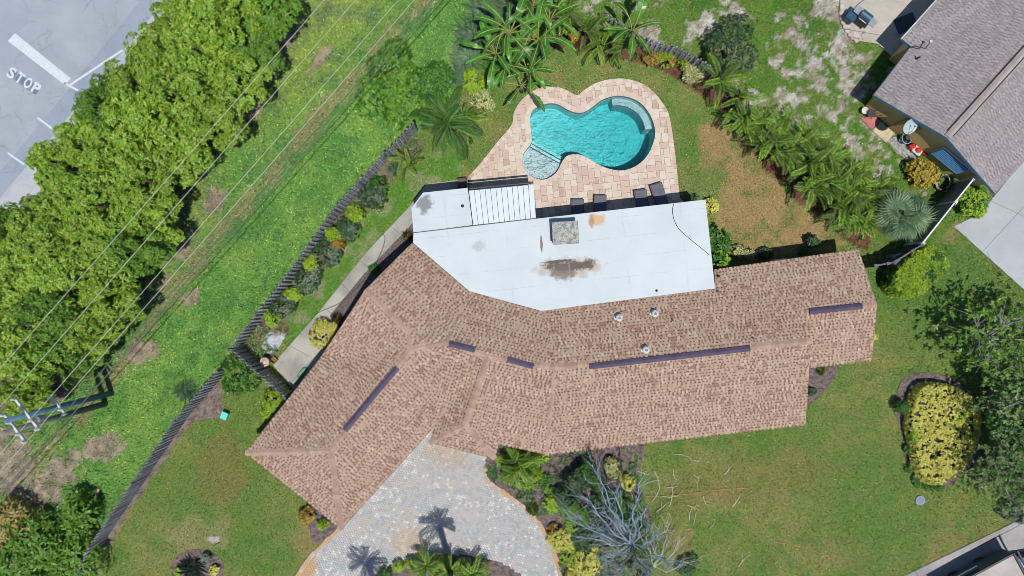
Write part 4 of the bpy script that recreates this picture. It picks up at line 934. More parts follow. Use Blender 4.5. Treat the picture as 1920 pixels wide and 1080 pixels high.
LM = {
 'tree': leafm('tree_leaf', [C(94, 154, 42), C(146, 192, 54), C(188, 216, 74), C(116, 170, 48), C(208, 222, 98)], .30, .10),
 'tree_dark': leafm('dark_tree_leaf', [C(84, 136, 42), C(118, 168, 50), C(146, 186, 64)], .3, .12),
 'wild': leafm('wild_shrub_leaf', [C(108, 164, 50), C(140, 186, 64), C(84, 142, 46)], .32, .15),
 'green': leafm('green_shrub_leaf', [C(60, 120, 36), C(96, 152, 50), C(46, 98, 34)], .3, .2),
 'dark': leafm('dark_shrub_leaf', [C(40, 78, 40), C(66, 104, 56), C(90, 120, 76), C(36, 70, 36)], .2, .2),
 'olive': leafm('olive_shrub_leaf', [C(70, 104, 44), C(110, 134, 74), C(56, 88, 40), C(140, 136, 100)], .22, .1),
 'lime': leafm('lime_shrub_leaf', [C(150, 196, 40), C(184, 214, 56), C(120, 168, 36)], .3, .12),
 'yellow': leafm('yellow_shrub_leaf', [C(232, 228, 92), C(244, 238, 126), C(206, 208, 70), C(248, 240, 150)], .28, .1),
 'golden': leafm('golden_shrub_leaf', [C(226, 196, 66), C(206, 170, 50), C(236, 214, 96), C(150, 140, 44)], .28, .1),
 'cream': leafm('variegated_leaf', [C(232, 228, 170), C(206, 206, 120), C(120, 150, 70), C(236, 232, 190)], .25, .1),
 'croton': leafm('croton_leaf', [C(210, 150, 60), C(186, 170, 60), C(166, 104, 60), C(120, 140, 50)], .25, .1),
 'straw': leafm('dry_grass_leaf', [C(196, 176, 104), C(170, 156, 90), C(150, 142, 70)], .25, .1),
 'grey': leafm('grey_green_leaf', [C(112, 134, 110), C(140, 156, 134), C(84, 110, 84), C(160, 164, 150)], .22, .15),
 'twiggy': leafm('twiggy_tree_leaf', [C(100, 142, 62), C(134, 168, 88), C(80, 120, 50), C(170, 190, 136)], .3, .12),
 'areca': leafm('areca_leaflet', [C(98, 148, 40), C(138, 176, 52), C(72, 124, 36), C(182, 186, 66)], .34, .45),
 'areca_dark': leafm('dark_palm_leaflet', [C(70, 120, 40), C(96, 146, 48), C(52, 96, 36)], .3, .3),
 'silver': leafm('fan_palm_segment', [C(112, 144, 100), C(146, 172, 128), C(88, 122, 78)], .25, .2),
 'banana': leafm('paddle_leaf', [C(76, 146, 46), C(100, 164, 56)], .35, .3, .35),
 'needle': leafm('bluish_blade_leaf', [C(140, 200, 150), C(170, 214, 170), C(196, 226, 190)], .4, .15),
 'agave': leafm('spiky_leaf', [C(150, 170, 70), C(196, 196, 110), C(100, 140, 60)], .25, .2),
}
M_bark = mat('bark', C(112, 98, 86), C(84, 72, 64), 4, .95, 30, .3, .8)
M_pbark = mat('palm_bark', C(132, 124, 108), C(100, 96, 80), 5, .95, 24, .3, .8)
def limbs(mb, r, base, h, spread, n, r0):
    mb.tube([base, (base[0] + r.normal(0, .05), base[1] + r.normal(0, .05), h * .45), (base[0] + r.normal(0, .1), base[1] + r.normal(0, .1), h * .8)], [r0, r0 * .75, r0 * .3], 7)
    for i in range(n):
        a = 6.28 * i / n + r.uniform(-.4, .4); z = h * r.uniform(.22, .5)
        s = Vector((base[0], base[1], z)); e = Vector((base[0] + math.cos(a) * spread, base[1] + math.sin(a) * spread, h * r.uniform(.62, .9))); mid = s.lerp(e, .5) + Vector((0, 0, .12 * h * r.random()))
        mb.tube([s, mid, e], [r0 * .5, r0 * .32, r0 * .1], 5)
crown_cache = {}
def crown_variant(kind, i, R=2.4, h=3.9):
    if (kind, i) not in crown_cache:
        r = np.random.default_rng(100 + i + (50 if kind != 'tree' else 0))
        P, N = dome_points(r, 2300, R, R, h, 1.5, 44, .3, .0)
        V, F = leaves_mesh(r, P, N, .18, .085, 6, .3, .25); 
        me = np_mesh('crown', V, F, LM[kind])
        mb = MB(); limbs(mb, r, (0, 0, -.05), h + 1.2, R * .62, 6, .17); crown_cache[kind, i] = (me, mb.mesh('trunk', M_bark, smooth=True))
    return crown_cache[kind, i]
def tree(px, py, rpx, h, label, kind='tree', group=None, name='leafy_tree', zc=3.6):
    c = W(px, py, zc); i = rnd.randrange(4); me, tr = crown_variant(kind, i); s = rpx * (1 - zc / H) / GS / 2.2
    t = thing(name, label, 'tree', (c.x, c.y, 0), group); t.scale = (s, s, h / 5.4); t.rotation_euler = (0, 0, rnd.uniform(0, 6.28))
    link('crown', me, t); link('trunk', tr, t); return t
def shrub(px, py, rpx, h, kind, label, name='shrub', cat='shrub', ry=None, ang=0.0, lobes=6, L=.17, Wd=.09, k=5, dens=1.0, group=None, low=-.35, mix=None, stems=3):
    zc = h * .6; c = W(px, py, zc); f = (1 - zc / H) / GS; q_ = 1.13 if lobes > 1 else 1.0; rx = rpx * f * q_; ry = (ry or rpx) * f * q_; r = np.random.default_rng(int(px * 7 + py * 13))
    t = thing(name, label, cat, (c.x, c.y, 0), group); t.rotation_euler = (0, 0, ang)
    area = math.pi * rx * ry + math.pi * (rx + ry) * h * .7; n = max(40, int(area / (L * Wd * k) * 1.9 * dens))
    P, N = dome_points(r, n, rx, ry, h, .05, lobes, .4, low)
    V, F = leaves_mesh(r, P, N, L, Wd, k); ms = [LM[kind]]; mi = None
    if mix:
        ms.append(LM[mix[0]]); sel = vnoise(P[:, 0] * 10, P[:, 1] * 10, .25, 8, 3) + r.normal(0, .1, len(P)) < mix[1]; mi = np.repeat(sel.astype(np.int32), k)
    link('foliage', np_mesh('foliage', V, F, ms, mi), t)
    mb = MB()
    for s in range(stems):
        a = 6.28 * s / stems; mb.tube([(c.x + .04 * math.cos(a), c.y + .04 * math.sin(a), -.04), (c.x + rx * .3 * math.cos(a), c.y + ry * .3 * math.sin(a), h * .4), (c.x + rx * .55 * math.cos(a), c.y + ry * .55 * math.sin(a), h * .8)], [.035, .025, .01], 5)
    mb.build('stem', M_bark, t); return t
def hedge(poly_px, h, kind, label, name='clipped_hedge', L=.12, Wd=.07, k=5, dens=1.0, mix=None, zc=None):
    zc = h if zc is None else zc; pts = smooth_poly([(W(x, y, zc).x, W(x, y, zc).y) for x, y in poly_px], 3); cx = sum(p[0] for p in pts) / len(pts); cy = sum(p[1] for p in pts) / len(pts)
    loc = [(p[0] - cx, p[1] - cy) for p in pts]; r = np.random.default_rng(int(cx * 100) % 9999); t = thing(name, label, 'hedge', (cx, cy, 0))
    xs = [p[0] for p in loc]; ys = [p[1] for p in loc]; area = (max(xs) - min(xs)) * (max(ys) - min(ys)) * .8 + h * 2.4 * (max(xs) - min(xs) + max(ys) - min(ys)); n = int(area / (L * Wd * k) * 3.0 * dens)
    P, N = box_points(r, n, loc, h); V, F = leaves_mesh(r, P, N, L, Wd, k); ms = [LM[kind]]; mi = None
    if mix: ms.append(LM[mix[0]]); sel = vnoise(P[:, 0] * 10, P[:, 1] * 10, .12, 8, 4) + r.normal(0, .08, len(P)) < mix[1]; mi = np.repeat(sel.astype(np.int32), k)
    link('foliage', np_mesh('foliage', V, F, ms, mi), t)
    core = MB(); core.prism([(p[0] * .9 + cx, p[1] * .9 + cy) for p in loc], .1, h * .72); core.build('twig_core', M_bark, t); return t
# palms ------------------------------------------------------------
def frond_mesh(name, m, L, arch, nl, ll, lw, seed, fold=.5, up0=1.05):
    """pinnate frond growing along +x: arching rachis and drooping leaflets"""
    r = np.random.default_rng(seed); T = np.linspace(0, 1, 12); el = up0 - arch * T; dx = L / 11
    xs = np.append(0, np.cumsum(np.cos(el[:-1]) * dx)); zs = np.append(0, np.cumsum(np.sin(el[:-1]) * dx))
    mb = MB(); mb.tube([(x, 0, z) for x, z in zip(xs, zs)], list(np.linspace(.02, .004, 12) * L), 4, False)
    t = np.linspace(.16, .99, nl)
    for sgn in (-1, 1):
        for q in t:
            x = np.interp(q, T, xs); z = np.interp(q, T, zs); l = ll * (math.sin(math.pi * (.12 + .8 * q)) ** .7) * r.uniform(.85, 1.1); e = np.interp(q, T, el)
            fw = .75 + .45 * q; d = Vector((math.cos(e) * fw, sgn * 1.0, math.sin(e) * fw + fold * .55)).normalized(); p = Vector((x, 0, z)); tip = p + d * l + Vector((0, 0, -.28 * l)); mid = p + d * l * .55
            w = d.cross(Vector((0, 0, 1))).normalized() * lw * .5; mb.add([p, mid + w, tip, mid - w], [(0, 1, 2, 3)])
    return mb.mesh(name, m)
FR = {}
def frond(kind, i):
    if (kind, i) not in FR:
        p = {'areca': (LM['areca'], 1.75, 1.25 + .25 * i, 30, .36, .034), 'feather': (LM['areca_dark'], 2.1, 1.5 + .3 * i, 30, .42, .038), 'pygmy': (LM['areca'], 1.05, 1.5 + .25 * i, 18, .26, .035), 'date': (LM['areca_dark'], 1.5, 1.4 + .3 * i, 20, .4, .05)}[kind]
        FR[kind, i] = frond_mesh('frond', p[0], p[1], p[2], p[3], p[4], p[5], 60 + i)
    return FR[kind, i]
def pinnate_palm(px, py, zc, label, kind='areca', n=16, s=1.0, stems=5, name='palm', group=None, th=None, spread=.3, lean=(0, 0)):
    """zc: height of the frond bases; th: single trunk if given"""
    c = W(px, py, zc); t = thing(name, label, 'palm tree', (c.x - lean[0], c.y - lean[1], 0), group); r = random.Random(int(px * 3 + py))
    if th:
        mb = MB(); mb.tube([(c.x - lean[0], c.y - lean[1], -.05), (c.x - lean[0] * .5, c.y - lean[1] * .5, zc * .5), (c.x, c.y, zc)], [th * 1.3, th, th * .9], 9); mb.build('trunk', M_pbark, t, smooth=True)
        heads = [(lean[0], lean[1], zc)]
    else:
        mb = MB(); heads = []
        for k in range(stems):
            a = 6.28 * k / stems + r.uniform(-.4, .4); e = (math.cos(a) * spread * r.uniform(.4, 1.2), math.sin(a) * spread * r.uniform(.4, 1.2), zc * r.uniform(.65, 1.05)); heads.append(e)
            mb.tube([(c.x + e[0] * .2, c.y + e[1] * .2, -.04), (c.x + e[0], c.y + e[1], e[2])], [.05, .035], 6)
        mb.build('stem', M_pbark, t)
    for k in range(n):
        hd = heads[k % len(heads)]; o = link('frond', frond(kind, k % 3), t); o.location = hd
        lvl = (k // len(heads)) / max(1, n // len(heads)); tilt = -.35 + 1.0 * lvl if th else r.uniform(-.65, .5)
        o.rotation_euler = (r.uniform(-.3, .3), tilt, 2.4 * k + r.uniform(-.3, .3)); q = s * r.uniform(.8, 1.15); o.scale = (q, q, q)
    return t
def paddle_mesh(seed, pet, bl, bw, arch, up0=1.25):
    """long stalk and a big paddle blade with ragged edges, along +x"""
    r = np.random.default_rng(seed); n = 15; L = pet + bl; T = np.linspace(0, 1, n); el = up0 - arch * T ** 1.3; dx = L / (n - 1)
    xs = np.append(0, np.cumsum(np.cos(el[:-1]) * dx)); zs = np.append(0, np.cumsum(np.sin(el[:-1]) * dx)); mb = MB()
    mb.mat(1).tube([(x, 0, z + .01) for x, z in zip(xs, zs)], list(np.linspace(.04, .012, n)), 5, False)
    mb.mat(0); t0 = pet / L; S = np.linspace(t0, 1, 13)
    for sgn in (-1, 1):
        for a, b in zip(S[:-1], S[1:]):
            q = [(a - t0) / (1 - t0), (b - t0) / (1 - t0)]; wa, wb = (bw * math.sin(math.pi * min(.97, .06 + .92 * v)) ** .55 * (1 if v < .7 else 1 - (v - .7) * 1.6) for v in q)
            gap = .012 * r.random() + (.05 if r.random() < .25 else 0); pa = Vector((np.interp(a, T, xs), 0, np.interp(a, T, zs))); pb = Vector((np.interp(b, T, xs), 0, np.interp(b, T, zs))); ln = (pb - pa)
            dr = r.uniform(.12, .34)
            mb.add([pa, pb, pb - ln * gap * 6 + Vector((.06, sgn * wb, wb * (.35 - dr))), pa + ln * gap * 4 + Vector((.06, sgn * wa, wa * (.35 - dr)))], [(0, 1, 2, 3)])
    return mb.mesh('leaf', [LM['banana'], M_stalk])
M_stalk = plain('leaf_stalk', C(172, 180, 96), .5)
PD = {}
def paddle_plant(px, py, z, n, label, s=1.0, tilt0=0.0, group=None, name='banana_plant', cat='plant', only=None):
    c = W(px, py, z); t = thing(name, label, cat, (c.x, c.y, 0), group); r = random.Random(int(px + 5 * py))
    mb = MB(); mb.tube([(c.x, c.y, -.05), (c.x, c.y, z * .6), (c.x, c.y, z)], [.13, .10, .07], 8); mb.build('stem', mat('plant_stem', C(120, 126, 90), C(150, 140, 110), 3), t, smooth=True)
    for k in range(n):
        i = k % 4
        if i not in PD: PD[i] = paddle_mesh(30 + i, .85 + .25 * (i % 2), 1.5, .15 + .03 * (i % 3), 1.6 + .25 * i)
        o = link('leaf', PD[i], t); o.location = (0, 0, z - .12); q = s * r.uniform(.8, 1.15)
        a = 6.28 * k / n + r.uniform(-.3, .3) if only is None else only[k]
        o.rotation_euler = (r.uniform(-.25, .25), tilt0 + r.uniform(-.25, .35), a); o.scale = (q, q, q)
    return t
def fan_mesh(seed, m, pet=.8, R=.85, nseg=22):
    r = np.random.default_rng(seed); mb = MB(); mb.tube([(0, 0, 0), (pet * .55, 0, pet * .3), (pet, 0, pet * .36)], [.025, .02, .012], 5, False); o = Vector((pet, 0, pet * .36))
    for k in range(nseg):
        a = -2.2 + 4.4 * k / (nseg - 1); l = R * (1 - .18 * abs(a) / 2.2) * r.uniform(.9, 1.1); d = Vector((math.cos(a), math.sin(a), .12)); w = Vector((-math.sin(a), math.cos(a), 0)) * .034
        mid = o + d * l * .55; tip = o + d * l + Vector((0, 0, -.3 * l * r.uniform(.6, 1.3))); mb.add([o, mid + w + Vector((0, 0, .02)), tip, mid - w + Vector((0, 0, .02))], [(0, 1, 2, 3)])
    return mb.mesh('fan_leaf', m)
def fan_palm(px, py, z, n, label, s=1.0):
    c = W(px, py, z); t = thing('fan_palm', label, 'palm tree', (c.x, c.y, 0)); mb = MB(); mb.tube([(c.x, c.y, -.05), (c.x, c.y, z)], [.2, .15], 10); mb.build('trunk', M_pbark, t, smooth=True)
    ms = [fan_mesh(i, LM['silver']) for i in range(3)]; dead = fan_mesh(9, LM['straw']); r = random.Random(4)
    for k in range(n):
        o = link('fan_leaf', ms[k % 3] if k < n - 5 else dead, t); o.location = (0, 0, z); lv = k / n; q = s * r.uniform(.85, 1.15); o.scale = (q, q, q)
        o.rotation_euler = (r.uniform(-.8, .8), -.85 + 1.35 * lv + r.uniform(-.35, .35), 2.4 * k + r.uniform(-.6, .6))
    return t
def rosette(px, py, rpx, kind, label, n=30, w=.05, up=.6, name='spiky_plant', cat='plant', group=None, h0=.05):
    c = W(px, py, .2); t = thing(name, label, cat, (c.x, c.y, 0), group); r = random.Random(int(px * 2 + py)); R = rpx / GS; mb = MB()
    for k in range(n):
        a = 2.4 * k; e = up * r.uniform(.3, 1.4); l = R * r.uniform(.75, 1.1); d = Vector((math.cos(a), math.sin(a), 0)); s = Vector((-d.y, d.x, 0)) * w * .5; b0 = Vector((c.x, c.y, h0)) + (Vector((math.cos(k * 1.7), math.sin(k * 1.7), 0)) * R * .55 * r.random() if n > 80 else Vector((0, 0, 0)))
        p1 = b0 + d * l * .5 * math.cos(e) + Vector((0, 0, l * .7 * math.sin(e))); p2 = b0 + d * l + Vector((0, 0, l * .7 * math.sin(e) * .7)); mb.add([b0 - s * .7, b0 + s * .7, p1 + s, p2, p1 - s], [(0, 1, 2, 3, 4)])
    mb.build('leaf_rosette', LM[kind], t); mb = MB(); mb.tube([(c.x, c.y, -.04), (c.x, c.y, h0 + .05)], .05, 6); mb.build('stem', M_pbark, t); return t
# ---------------------------------------------------------------- treeline between road and verge
GRP = 'trees in the row between the road and the grass verge'
VS = [(500, 8, 60), (446, 62, 72), (418, 140, 76), (404, 206, 62), (330, 262, 74), (282, 338, 62), (268, 408, 58), (252, 470, 56), (216, 548, 58), (174, 618, 60), (112, 672, 58), (40, 742, 50)]
MS = [(408, 10, 70), (366, 92, 70), (330, 172, 74), (262, 236, 76), (212, 304, 70), (188, 384, 72), (170, 460, 72), (132, 536, 74), (92, 604, 68), (36, 652, 66)]
RS = [(348, 36, 56), (286, 90, 58), (246, 150, 56), (196, 196, 52), (146, 262, 56), (100, 306, 50), (124, 372, 58), (76, 430, 64), (36, 500, 70), (12, 576, 66), (10, 420, 40), (-40, 640, 60), (-50, 500, 70)]
ORD = ['first', 'second', 'third', 'fourth', 'fifth', 'sixth', 'seventh', 'eighth', 'ninth', 'tenth', 'eleventh', 'twelfth', 'thirteenth']
for row, nm, zz in ((VS, 'verge side', 3.2), (MS, 'middle', 4.0), (RS, 'road side', 3.2)):
    for k, (x, y, rr) in enumerate(row):
        tree(x, y, rr, rnd.uniform(4.6, 6.0) * (1.08 if nm == 'middle' else .9), 'bushy bright green tree, %s from the top on the %s of the treeline' % (ORD[k], nm) if nm != 'middle' else 'bushy bright green tree, %s from the top along the middle of the treeline' % ORD[k], 'tree' if rnd.random() > .14 else 'tree_dark', GRP, zc=zz)
for k, (x, y, rr, kd, lb) in enumerate(((60, 1010, 62, 'wild', 'bright green bush at the lower left beside the dirt patch'), (130, 1042, 58, 'wild', 'bright green bush in the bottom left corner against the side fence'), (20, 1060, 60, 'tree_dark', 'dark green bush at the far bottom left edge'), (150, 968, 40, 'tree_dark', 'dark bush with spreading twigs nearest the lying plank'), (90, 1085, 60, 'wild', 'bright green bush cut by the bottom edge left of the fence'), (16, 985, 44, 'straw', 'dry grassy bush at the left edge below the bare dirt'))):
    shrub(x, y, rr, 2.0, kd, lb, 'wild_bush', 'bush', L=.26, Wd=.11, dens=.8, group='wild bushes in the bottom left corner', mix=('tree_dark', .40) if kd == 'wild' else None)
# loose bushes on the verge above the fence
for x, y, rr, h, kd, lb in ((735, 118, 44, 1.4, 'wild', 'loose green bush on the verge under the wires, uppermost of the clump'), (700, 176, 40, 1.2, 'wild', 'loose green bush leaning over the verge beside the wires'), (764, 172, 50, 1.5, 'wild', 'broad light green bush in the middle of the clump above the fence end'), (806, 150, 44, 1.3, 'green', 'green bush between the light green clump and the blade grass'), (745, 205, 34, 1.0, 'wild', 'low green bush at the lower edge of the clump above the fence end'), (815, 205, 36, 1.1, 'wild', 'green bush just above the palm at the fence end')):
    shrub(x, y, rr, h, kd, lb, 'verge_bush', 'bush', L=.19, Wd=.1, dens=.95, group='loose bushes above the end of the back fence', lobes=8, mix=('green', .40))
for x, y, rr, lb in ((890, 62, 40, 'tall bluish blade grass clump left of the banana plants'), (876, 104, 36, 'bluish blade grass clump above the yellow bushes'), (866, 140, 30, 'bluish blade grass clump, lowest of the three near the bananas'), (905, 20, 34, 'bluish blade grass clump at the top edge'), (958, 20, 34, 'bluish blade grass under the banana leaves at the top')):
    rosette(x, y, rr, 'needle', lb, 190, .045, .28, 'grass_clump', 'ornamental grass', 'bluish grass clumps beside the bananas')
rosette(346, 735, 22, 'needle', 'pale arching grass tuft beside the side fence on the verge', 110, .035, .35, 'grass_clump', 'ornamental grass')
# pool garden, left
shrub(905, 186, 26, .9, 'cream', 'cream variegated shrub between the bananas and the pool', L=.13, Wd=.08)
shrub(888, 150, 26, .9, 'lime', 'yellow green shrub above the cream variegated one', L=.14, Wd=.07)
shrub(930, 120, 22, .7, 'green', 'small green shrub beneath the banana leaves', L=.16)
pinnate_palm(840, 232, 1.7, 'spreading green palm between the fence end and the pool', 'feather', 26, 1.0, 6)
pinnate_palm(868, 222, 1.3, 'yellowish palm close to the pool deck corner on the left', 'areca', 14, .85, 4)
pinnate_palm(762, 305, .8, 'small low palm beside the back fence', 'areca', 12, .55, 3)
rosette(738, 320, 15, 'needle', 'spiky blue green tuft below the small palm by the fence', 34, .05, .8)
for x, y, n, z, lb in ((955, 62, 11, 2.7, 'tall banana plant with long arching leaves left of centre'), (1010, 76, 10, 2.5, 'tall banana plant nearest the red mulch'), (948, 122, 8, 1.7, 'banana plant with drooping leaves left of the pool corner'), (990, 135, 7, 1.6, 'banana plant whose leaves hang over the pool deck'), (1000, 12, 8, 2.6, 'banana plant at the top edge of the photo'), (1185, 58, 8, 2.1, 'young banana plant in front of the curved fence'), (980, 98, 6, 2.0, 'banana plant in the middle of the cluster'), (978, 160, 6, 1.2, 'low banana plant whose leaf tips reach the deck edge'), (930, 100, 7, 2.2, 'banana plant leaning out to the left of the cluster'), (1030, 40, 8, 2.3, 'banana plant at the right side of the cluster')):
    paddle_plant(x, y, z, n, lb, 1.0 if z > 2 else .85, .05, 'banana plants round the pool lawn')
# top bed along the curved fence
for x, y, z, n, s, lb in ((1062, 22, 1.6, 16, .9, 'green palm at the top edge right of the bananas'), (1104, 50, 1.5, 14, .8, 'palm at the left end of the curved fence'), (1130, 78, 1.2, 12, .75, 'yellowish palm in the bed below the fence end'), (1164, 92, 1.3, 14, .8, 'yellow green palm in the bed left of the young banana'), (1350, 150, 1.6, 14, .85, 'palm below the big round shrub'), (1384, 186, 1.4, 12, .8, 'small palm at the bend of the red mulch bed')):
    pinnate_palm(x, y, z, lb, 'areca', n, s, 4, group='palms in the red mulch bed')
PR = [(1400, 226, .85), (1432, 232, 1), (1462, 246, 1.05), (1440, 268, .95), (1482, 282, 1.05), (1508, 262, 1.0), (1520, 306, 1.1), (1548, 300, 1.0), (1560, 338, 1.1), (1530, 345, 1.0), (1588, 352, 1.05), (1600, 322, .9), (1586, 388, 1.0), (1622, 372, .95), (1612, 412, .95), (1642, 348, .85)]
for k, (x, y, s) in enumerate(PR): pinnate_palm(x, y, 1.9, 'feathery green palm, %s from the top of the palm row beside the dry sod' % (ORD + ['fourteenth', 'fifteenth', 'sixteenth'])[k], 'areca', 26, s * .82, 6, 'areca_palm', 'palm row between the back lawn and the neighbour yard')
fan_palm(1684, 405, 2.0, 44, 'silvery green fan palm at the lower end of the palm row', 1.05)
shrub(1376, 92, 62, 2.0, 'dark', 'large round dark green shrub behind the curved fence', 'round_shrub', L=.16, Wd=.09, lobes=9, mix=('olive', .52))
shrub(1220, 108, 17, .7, 'croton', 'orange croton in the red mulch bed', L=.15); shrub(1252, 110, 19, .7, 'lime', 'yellow green croton below the curved fence', L=.15, mix=('croton', .46))
shrub(1284, 124, 16, .7, 'lime', 'lime shrub above the cream variegated one by the fence', L=.15); shrub(1298, 136, 24, .8, 'cream', 'cream variegated shrub at the right end of the curved fence', L=.15, Wd=.09)
shrub(1075, 66, 12, .6, 'croton', 'small reddish shrub on red mulch by the bananas', L=.14)
# along the back fence
for x, y, rr, kd, lb in ((700, 366, 25, 'dark', 'dark green shrub by the back fence nearest the pool end'), (712, 346, 16, 'green', 'green shrub above the first dark one by the fence'), (662, 402, 15, 'lime', 'yellow green shrub between the first two dark fence shrubs'), (652, 428, 24, 'dark', 'dark green shrub by the back fence, second from the pool end'), (624, 442, 15, 'lime', 'yellow green shrub touching the fence left of the second dark shrub'), (612, 476, 26, 'dark', 'dark green shrub in the middle of the back fence'), (582, 492, 14, 'lime', 'bright yellow green shrub below the middle dark shrub'), (572, 522, 26, 'dark', 'broad dark green shrub below the middle of the back fence'), (546, 552, 15, 'lime', 'yellow green upright shrub by the lower back fence'), (526, 574, 23, 'dark', 'dark green shrub near the lower end of the back fence'), (510, 598, 14, 'lime', 'yellow green shrub beside the grey rubble by the fence'), (632, 456, 12, 'croton', 'small reddish shrub in the middle fence bed')):
    shrub(x, y, rr * 1.2, 1.0, kd, lb, 'fence_shrub', 'shrub', L=.12, Wd=.07, dens=.9, group='shrubs along the back fence', mix=('grey', .40) if kd == 'dark' else None)
shrub(602, 630, 32, 1.1, 'yellow', 'round bright yellow shrub by the walkway and house wall', 'round_shrub', L=.11, Wd=.065, lobes=3)
rosette(632, 597, 15, 'straw', 'straw coloured spiky plant above the round yellow shrub', 60, .03, .9); rosette(764, 442, 14, 'straw', 'straw coloured spiky plant at the white roof corner', 50, .03, .9)
shrub(700, 505, 10, .25, 'green', 'low green weed in the gravel strip', L=.12)
shrub(448, 704, 35, 1.7, 'tree_dark', 'rounded green shrub outside the fence corner', 'round_shrub', L=.15, Wd=.09, lobes=7, dens=1.8, mix=('green', .5)); shrub(512, 754, 29, 1.2, 'lime', 'yellow green shrub beside the left wing below the fence gate', 'round_shrub', L=.13, Wd=.08, lobes=4)
# right side of the white roof
shrub(1348, 452, 30, 2.9, 'green', 'tall bright green shrub overlapping the white roof edge', 'tall_shrub', L=.2, Wd=.13, lobes=7); shrub(1348, 490, 22, 2.7, 'green', 'bright green shrub between the white and the brown roof', 'tall_shrub', L=.2, Wd=.13, mix=('lime', .45))
shrub(1333, 388, 15, .8, 'yellow', 'small yellow shrub at the upper right corner of the white roof', L=.12); shrub(1396, 474, 22, .7, 'cream', 'cream variegated shrub beside the brown roof eave', L=.13, Wd=.08, ry=14)
shrub(1296, 370, 14, .5, 'dark', 'low dark shrub at the deck corner beside the white roof', L=.12, ry=7); shrub(1527, 452, 13, .9, 'dark', 'small dark shrub on the lawn beside the brown eave', L=.15)
shrub(1434, 474, 14, .5, 'dark', 'dark low shrub in the shade next to the pool pump', L=.12); shrub(1504, 470, 9, .4, 'green', 'tiny green shrub in the shade of the eave', L=.12)
# right side
hedge([(1690, 500), (1722, 472), (1748, 462), (1772, 476), (1778, 500), (1752, 530), (1716, 556), (1690, 552), (1674, 530)], 1.5, 'lime', 'large clipped yellow green hedge behind the wooden fence', L=.12, Wd=.07, mix=('green', .34))
shrub(1833, 376, 32, 1.5, 'lime', 'rounded lime shrub at the corner of the neighbour driveway', 'round_shrub', L=.13, Wd=.08, lobes=4, mix=('green', .4))
shrub(1740, 325, 30, 1.5, 'golden', 'golden yellow shrub against the neighbour house wall', 'round_shrub', L=.13, Wd=.08, lobes=5)
hedge([(1722, 742), (1741, 724), (1781, 726), (1821, 744), (1838, 775), (1834, 830), (1812, 872), (1778, 902), (1750, 908), (1728, 888), (1718, 840), (1710, 790)], .95, 'yellow', 'large clipped yellow shrub mass in the island bed', 'yellow_hedge', L=.12, Wd=.075, mix=('lime', .26))
shrub(1690, 763, 13, .9, 'green', 'small ball clipped green shrub in the island bed', 'ball_shrub', L=.09, Wd=.05, lobes=1)
for x, y, rr, lb_ in ((1708, 878, 12, 'low green ground cover at the lower left bend of the island bed'), (1722, 900, 14, 'largest patch of low ground cover at the bottom of the island bed'), (1702, 842, 8, 'smallest patch of low ground cover, along the left edge of the island bed'), (1760, 912, 12, 'low ground cover nearest the meter lid below the yellow hedge'), (1740, 910, 12, 'middle patch of low ground cover under the yellow hedge')): shrub(x, y, rr, .35, 'green', lb_, 'ground_cover', 'ground cover', L=.1, Wd=.06, group='ground cover edging the island bed', stems=2)
# open crowned trees on the right edge
def open_tree(px, py, zc, rpx, h, n, label, kind='grey', twigs=26, seed=1, k=5, L=.17, cl=46, zmin=.45):
    c = W(px, py, zc); r = np.random.default_rng(seed); t = thing('open_tree', label, 'tree', (c.x, c.y, 0)); R_ = rpx * (1 - zc / H) / GS; mb = MB(); mb.tube([(c.x, c.y, -.05), (c.x + .1, c.y, h * .35), (c.x, c.y + .1, h * .7)], [.18, .14, .06], 8); ends = []
    for i in range(twigs):
        a = 6.28 * i / twigs + r.uniform(-.2, .2); q = R_ * r.uniform(.5, 1.0); s = Vector((c.x, c.y, h * r.uniform(.25, .6))); e = Vector((c.x + math.cos(a) * q, c.y + math.sin(a) * q, h * r.uniform(zmin, .95))); m_ = s.lerp(e, .5) + Vector((r.normal(0, .25), r.normal(0, .25), .4)); pts = [s, m_, e]
        mb.tube(pts, [.06, .04, .012], 5, False)
        for j in range(4):
            u = m_.lerp(e, r.random()); d = Vector((r.normal(0, .6), r.normal(0, .6), r.normal(.1, .3))); mb.tube([u, u + d * .5, u + d], [.018, .012, .005], 4, False); ends.append(np.array(u + d)); 
        ends += [np.array(e), np.array(m_)]
    mb.build('trunk', mat('grey_bark', C(170, 168, 160), C(130, 128, 122), 4), t, smooth=True)
    E = np.array(ends); i = r.integers(0, min(len(E), cl * 4), n); P = E[i] + r.normal(0, 1, (n, 3)) * np.array([[.27, .27, .2]]); N = nrm(r.normal(0, .4, (n, 3)) + np.array([[0, 0, 1]])); V, F = leaves_mesh(r, P - np.array([[c.x, c.y, 0]]), N, L, .085, k)
    link('crown', np_mesh('crown', V, F, LM[kind]), t); return t
open_tree(1880, 640, 3.6, 74, 4.6, 230, 'sparse dark green tree spreading over the lawn at the right edge', 'tree_dark', 20, 3, 6, .2, 30)
open_tree(1950, 632, 3.6, 58, 4.6, 300, 'sparse green tree at the right edge above the island bed', 'tree_dark', 18, 8, 6, .2, 40)
open_tree(1928, 748, 3.2, 70, 4.4, 1150, 'grey green twiggy tree right of the yellow shrub mass', 'twiggy', 28, 5, 5, .15, 50)
open_tree(1912, 882, 3.0, 66, 3.8, 1150, 'grey green twiggy tree reaching down toward the corner pavement', 'twiggy', 28, 6, 5, .15, 50)
open_tree(1938, 815, 2.8, 76, 3.8, 850, 'green leafy tree tangled between the two grey green ones', 'green', 22, 7, 5, .16, 50)
shrub(1912, 960, 22, 1.6, 'grey', 'pale shrub beside the corner pavement', L=.18)
